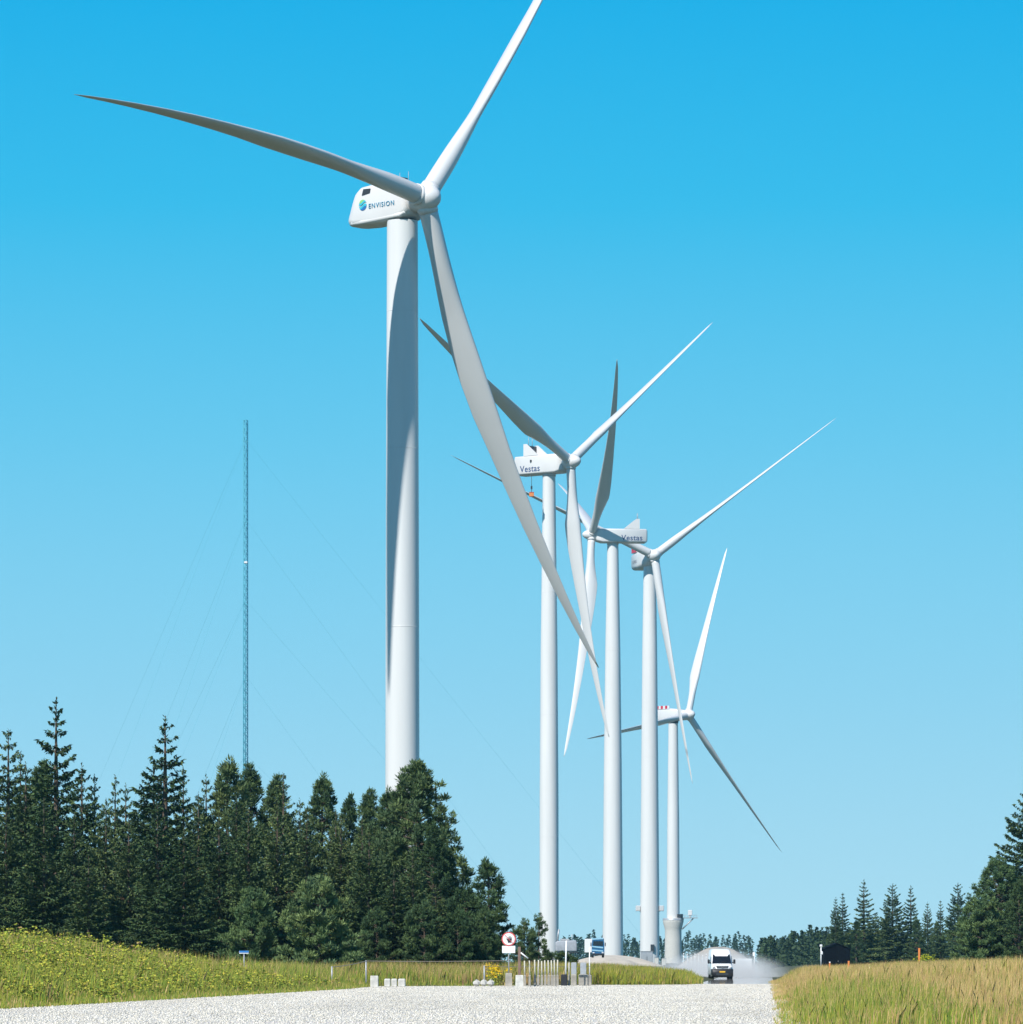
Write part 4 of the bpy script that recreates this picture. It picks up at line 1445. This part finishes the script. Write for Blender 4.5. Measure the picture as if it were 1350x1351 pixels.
# ------------------------------------------------------------------ white van
d = 414.0
van = empty('white_van', (Xat(950.5, d), d, 0.004), R(1.0))
tag(van, 'white high roof delivery van driving towards the viewer in a dust cloud', 'van')


def vring(y, hw0, hw1, hw2, z0, z1, z2):
    """cross-section: sill half width, belt half width, roof half width at z0 < z1 < z2"""
    P = [(-hw0 * .96, z0), (hw0 * .96, z0), (hw0, z0 + .08), (hw1, z1), (hw2 + .03, z2 - .16), (hw2 - .10, z2 - .03), (hw2 - .3, z2), (-hw2 + .3, z2), (-hw2 + .10, z2 - .03), (-hw2 - .03, z2 - .16), (-hw1, z1), (-hw0, z0 + .08)]
    return [Vector((x_, y, z_)) for x_, z_ in P]


body = MB()
body.loft([vring(-2.92, .80, .82, .72, .45, .72, 1.05), vring(-2.80, .92, .93, .82, .40, .8, 1.14), vring(-2.45, .97, .97, .88, .38, .9, 1.24), vring(-2.1, .985, .985, .90, .36, .95, 1.36),
           vring(-1.35, .99, .985, .84, .34, 1.15, 2.28), vring(-1.15, .99, .985, .83, .34, 1.15, 2.52), vring(-.8, .99, .985, .83, .34, 1.15, 2.66), vring(0, .99, .985, .84, .34, 1.15, 2.70), vring(2.7, .99, .985, .84, .34, 1.15, 2.70), vring(2.95, .95, .95, .80, .36, 1.15, 2.62)])
bo = body.build('body', van_paint, van)
ws = MB()
ws.add([(-.86, -2.13, 1.40), (.86, -2.13, 1.40), (.76, -1.40, 2.20), (-.76, -1.40, 2.20), (-.86, -2.05, 1.36), (.86, -2.05, 1.36), (.76, -1.32, 2.16), (-.76, -1.32, 2.16)],
       [[0, 1, 2, 3], [4, 7, 6, 5], [0, 4, 5, 1], [3, 2, 6, 7], [0, 3, 7, 4], [1, 5, 6, 2]])
wso = ws.build('windscreen', glass, van)
for s in (-1, 1):
    MB().tube((s * .1, -2.16, 1.42), (s * .1 + .55, -1.92, 1.68), .012, .012, 5).build('wiper', plastic, wso)
    sw = MB()
    sw.add([(s * .995, -1.75, 1.42), (s * .995, -.75, 1.35), (s * .93, -.75, 2.05), (s * .94, -1.35, 2.05)], [[0, 1, 2, 3]])
    sw.build('side_window', glass, van, fixn=False)
gr = MB().prism([(-.50, .98), (.50, .98), (.56, 1.16), (-.56, 1.16)], -2.97, -2.80).build('grille', plastic, van)
for k in range(3):
    MB().box((0, -2.985, 1.03 + .045 * k), (.94, .02, .014)).build('grille_bar', grey_metal, gr)
MB().lathe([(.085, 0), (.085, .02), (.07, .02), (.07, 0)], 20, M=Matrix.Translation((0, -2.98, 1.07)) @ Matrix.Rotation(R(90), 4, 'X')).build('emblem', rim, gr)
for s in (-1, 1):
    MB().loft([[Vector((s * (.60 + w_), y_, z_)) for w_, z_ in ((0, .93), (.26, .97), (.30, 1.17), (.06, 1.17))] for y_ in (-2.94, -2.70)]).build('headlight', lamp_glass, van)
    mi = MB().box((s * 1.16, -1.85, 1.55), (.20, .16, .40), bev=.05).build('wing_mirror', plastic, van)
    MB().box((s * 1.03, -1.83, 1.45), (.14, .06, .08)).build('mirror_arm', plastic, mi)
    for y_ in (-2.05, 1.75):
        w_ = MB().tube((s * .72, y_, .34), (s * .98, y_, .34), .34, .34, 24).build('wheel', tyre, van)
        MB().tube((s * .96, y_, .34), (s * 1.0, y_, .34), .2, .2, 18).build('rim', rim, w_)
bu = MB().loft([[Vector((x_, y_, z_)) for x_, z_ in ((-hw, .20), (hw, .20), (hw, .86), (hw * .9, .90), (-hw * .9, .90), (-hw, .86))] for y_, hw in ((-3.02, .86), (-2.9, .99), (-2.3, 1.0))]).build('bumper', plastic, van)
MB().box((0, -3.04, .42), (1.1, .03, .16)).build('air_intake', dark, bu)
MB().box((0, -3.05, .62), (.52, .02, .13), bev=.005).build('number_plate', yellow_plate, van)
MB().box((0, .1, .27), (1.5, 5.6, .30)).build('underbody', dark, van)

# dust raised by the van: a thin pale cloud
dm = bpy.data.materials.new('road_dust')
dm.use_nodes = True
n_ = dm.node_tree
n_.nodes.clear()
ov = n_.nodes.new('ShaderNodeOutputMaterial')
pv = n_.nodes.new('ShaderNodeVolumePrincipled')
pv.inputs['Color'].default_value = (.99, .99, .99, 1)
pv.inputs['Anisotropy'].default_value = -0.5
tcd = n_.nodes.new('ShaderNodeTexCoord')
nzd = n_.nodes.new('ShaderNodeTexNoise')
nzd.inputs['Scale'].default_value = .38
nzd.inputs['Detail'].default_value = 4
nzd.inputs['Roughness'].default_value = .6
n_.links.new(tcd.outputs['Object'], nzd.inputs['Vector'])
mpd = n_.nodes.new('ShaderNodeMapping')
mpd.inputs['Scale'].default_value = (1 / 8.0, 1 / 40.0, 1 / 3.1)
n_.links.new(tcd.outputs['Object'], mpd.inputs[0])
lnd = n_.nodes.new('ShaderNodeVectorMath')
lnd.operation = 'LENGTH'
n_.links.new(mpd.outputs[0], lnd.inputs[0])
fall = n_.nodes.new('ShaderNodeMapRange')
fall.interpolation_type = 'SMOOTHSTEP'
fall.inputs['From Min'].default_value = 1.0
fall.inputs['From Max'].default_value = -0.25
n_.links.new(lnd.outputs['Value'], fall.inputs['Value'])
mrd = n_.nodes.new('ShaderNodeMapRange')
mrd.inputs['From Min'].default_value = .40
mrd.inputs['From Max'].default_value = .62
n_.links.new(nzd.outputs['Fac'], mrd.inputs['Value'])
mud = n_.nodes.new('ShaderNodeMath')
mud.operation = 'MULTIPLY'
n_.links.new(fall.outputs[0], mud.inputs[0])
n_.links.new(mrd.outputs[0], mud.inputs[1])
mu2 = n_.nodes.new('ShaderNodeMath')
mu2.operation = 'MULTIPLY'
mu2.inputs[1].default_value = 0.45
n_.links.new(mud.outputs[0], mu2.inputs[0])
n_.links.new(mu2.outputs[0], pv.inputs['Density'])
n_.links.new(pv.outputs[0], ov.inputs['Volume'])
du = MB().box((0, 0, 1.8), (17, 80, 3.58)).build('dust_cloud', dm, loc=(20.8, 460.0, .012))
tag(du, 'pale dust cloud raised behind the white van', 'dust', kind='stuff')

# trailer and posts beyond the van
d = 600.0
X = Xat(981, d)
bt = empty('box_trailer', (X, d, .004), R(-2))
tag(bt, 'pale box trailer standing in the dust right of the van', 'trailer')
MB().box((0, 0, 1.25), (2.2, 4.0, 1.5), bev=.05).build('box', van_paint, bt)
MB().box((0, 0, .45), (2.1, 4.2, .14)).build('frame', dark, bt)
for s in (-1, 1):
    w_ = MB().tube((s * .8, .2, .34), (s * 1.05, .2, .34), .34, .34, 18).build('wheel', tyre, bt)
    MB().tube((s * 1.03, .2, .34), (s * 1.07, .2, .34), .18, .18, 14).build('rim', rim, w_)
    MB().box((s * .85, -2.02, .6), (.25, .04, .12)).build('tail_light', red_paint, bt)
X = Xat(995.5, 602)
pp = empty('flag_pole', (X, 602, 0.0))
tag(pp, 'thin white pole right of the box trailer in the dust', 'pole')
MB().tube((0, 0, 0), (0, 0, zat(1256, 602)), .07, .05, 8).build('pole', sign_white, pp)
MB().box((-.08, 0, zat(1259, 602)), (.28, .05, .5), bev=.02).build('sign_plate', sign_white, pp)
for i, px in enumerate((902, 907, 912, 917, 922, 927, 932)):
    X = Xat(px, 620)
    vp = empty('verge_post', (X, 620, hz(X, 620)))
    tag(vp, ordn[i] + ' white verge post from the fifth turbine towards the van', 'post', 'white verge posts beyond the dust')
    MB().tube((0, 0, 0), (0, 0, zat(1261 + (i % 3), 620)), .06, .05, 8).build('post', sign_white, vp)
    MB().tube((0, 0, zat(1261 + (i % 3), 620) - .3), (0, 0, zat(1261 + (i % 3), 620) - .15), .065, .065, 8).build('band', grey_metal, vp)

# ------------------------------------------------------------------ haze: the summer air between here and the far wood
hm = bpy.data.materials.new('summer_haze')
hm.use_nodes = True
n_ = hm.node_tree
n_.nodes.clear()
ov = n_.nodes.new('ShaderNodeOutputMaterial')
pv = n_.nodes.new('ShaderNodeVolumePrincipled')
pv.inputs['Color'].default_value = (.30, .72, 1.0, 1)
pv.inputs['Density'].default_value = 0.00005
pv.inputs['Anisotropy'].default_value = 0.0
n_.links.new(pv.outputs[0], ov.inputs['Volume'])
hzb = MB().box((0, 2000, 130), (4900, 4700, 266)).build('haze', hm)
tag(hzb, 'thin blue summer haze over the plain', 'haze', kind='stuff')
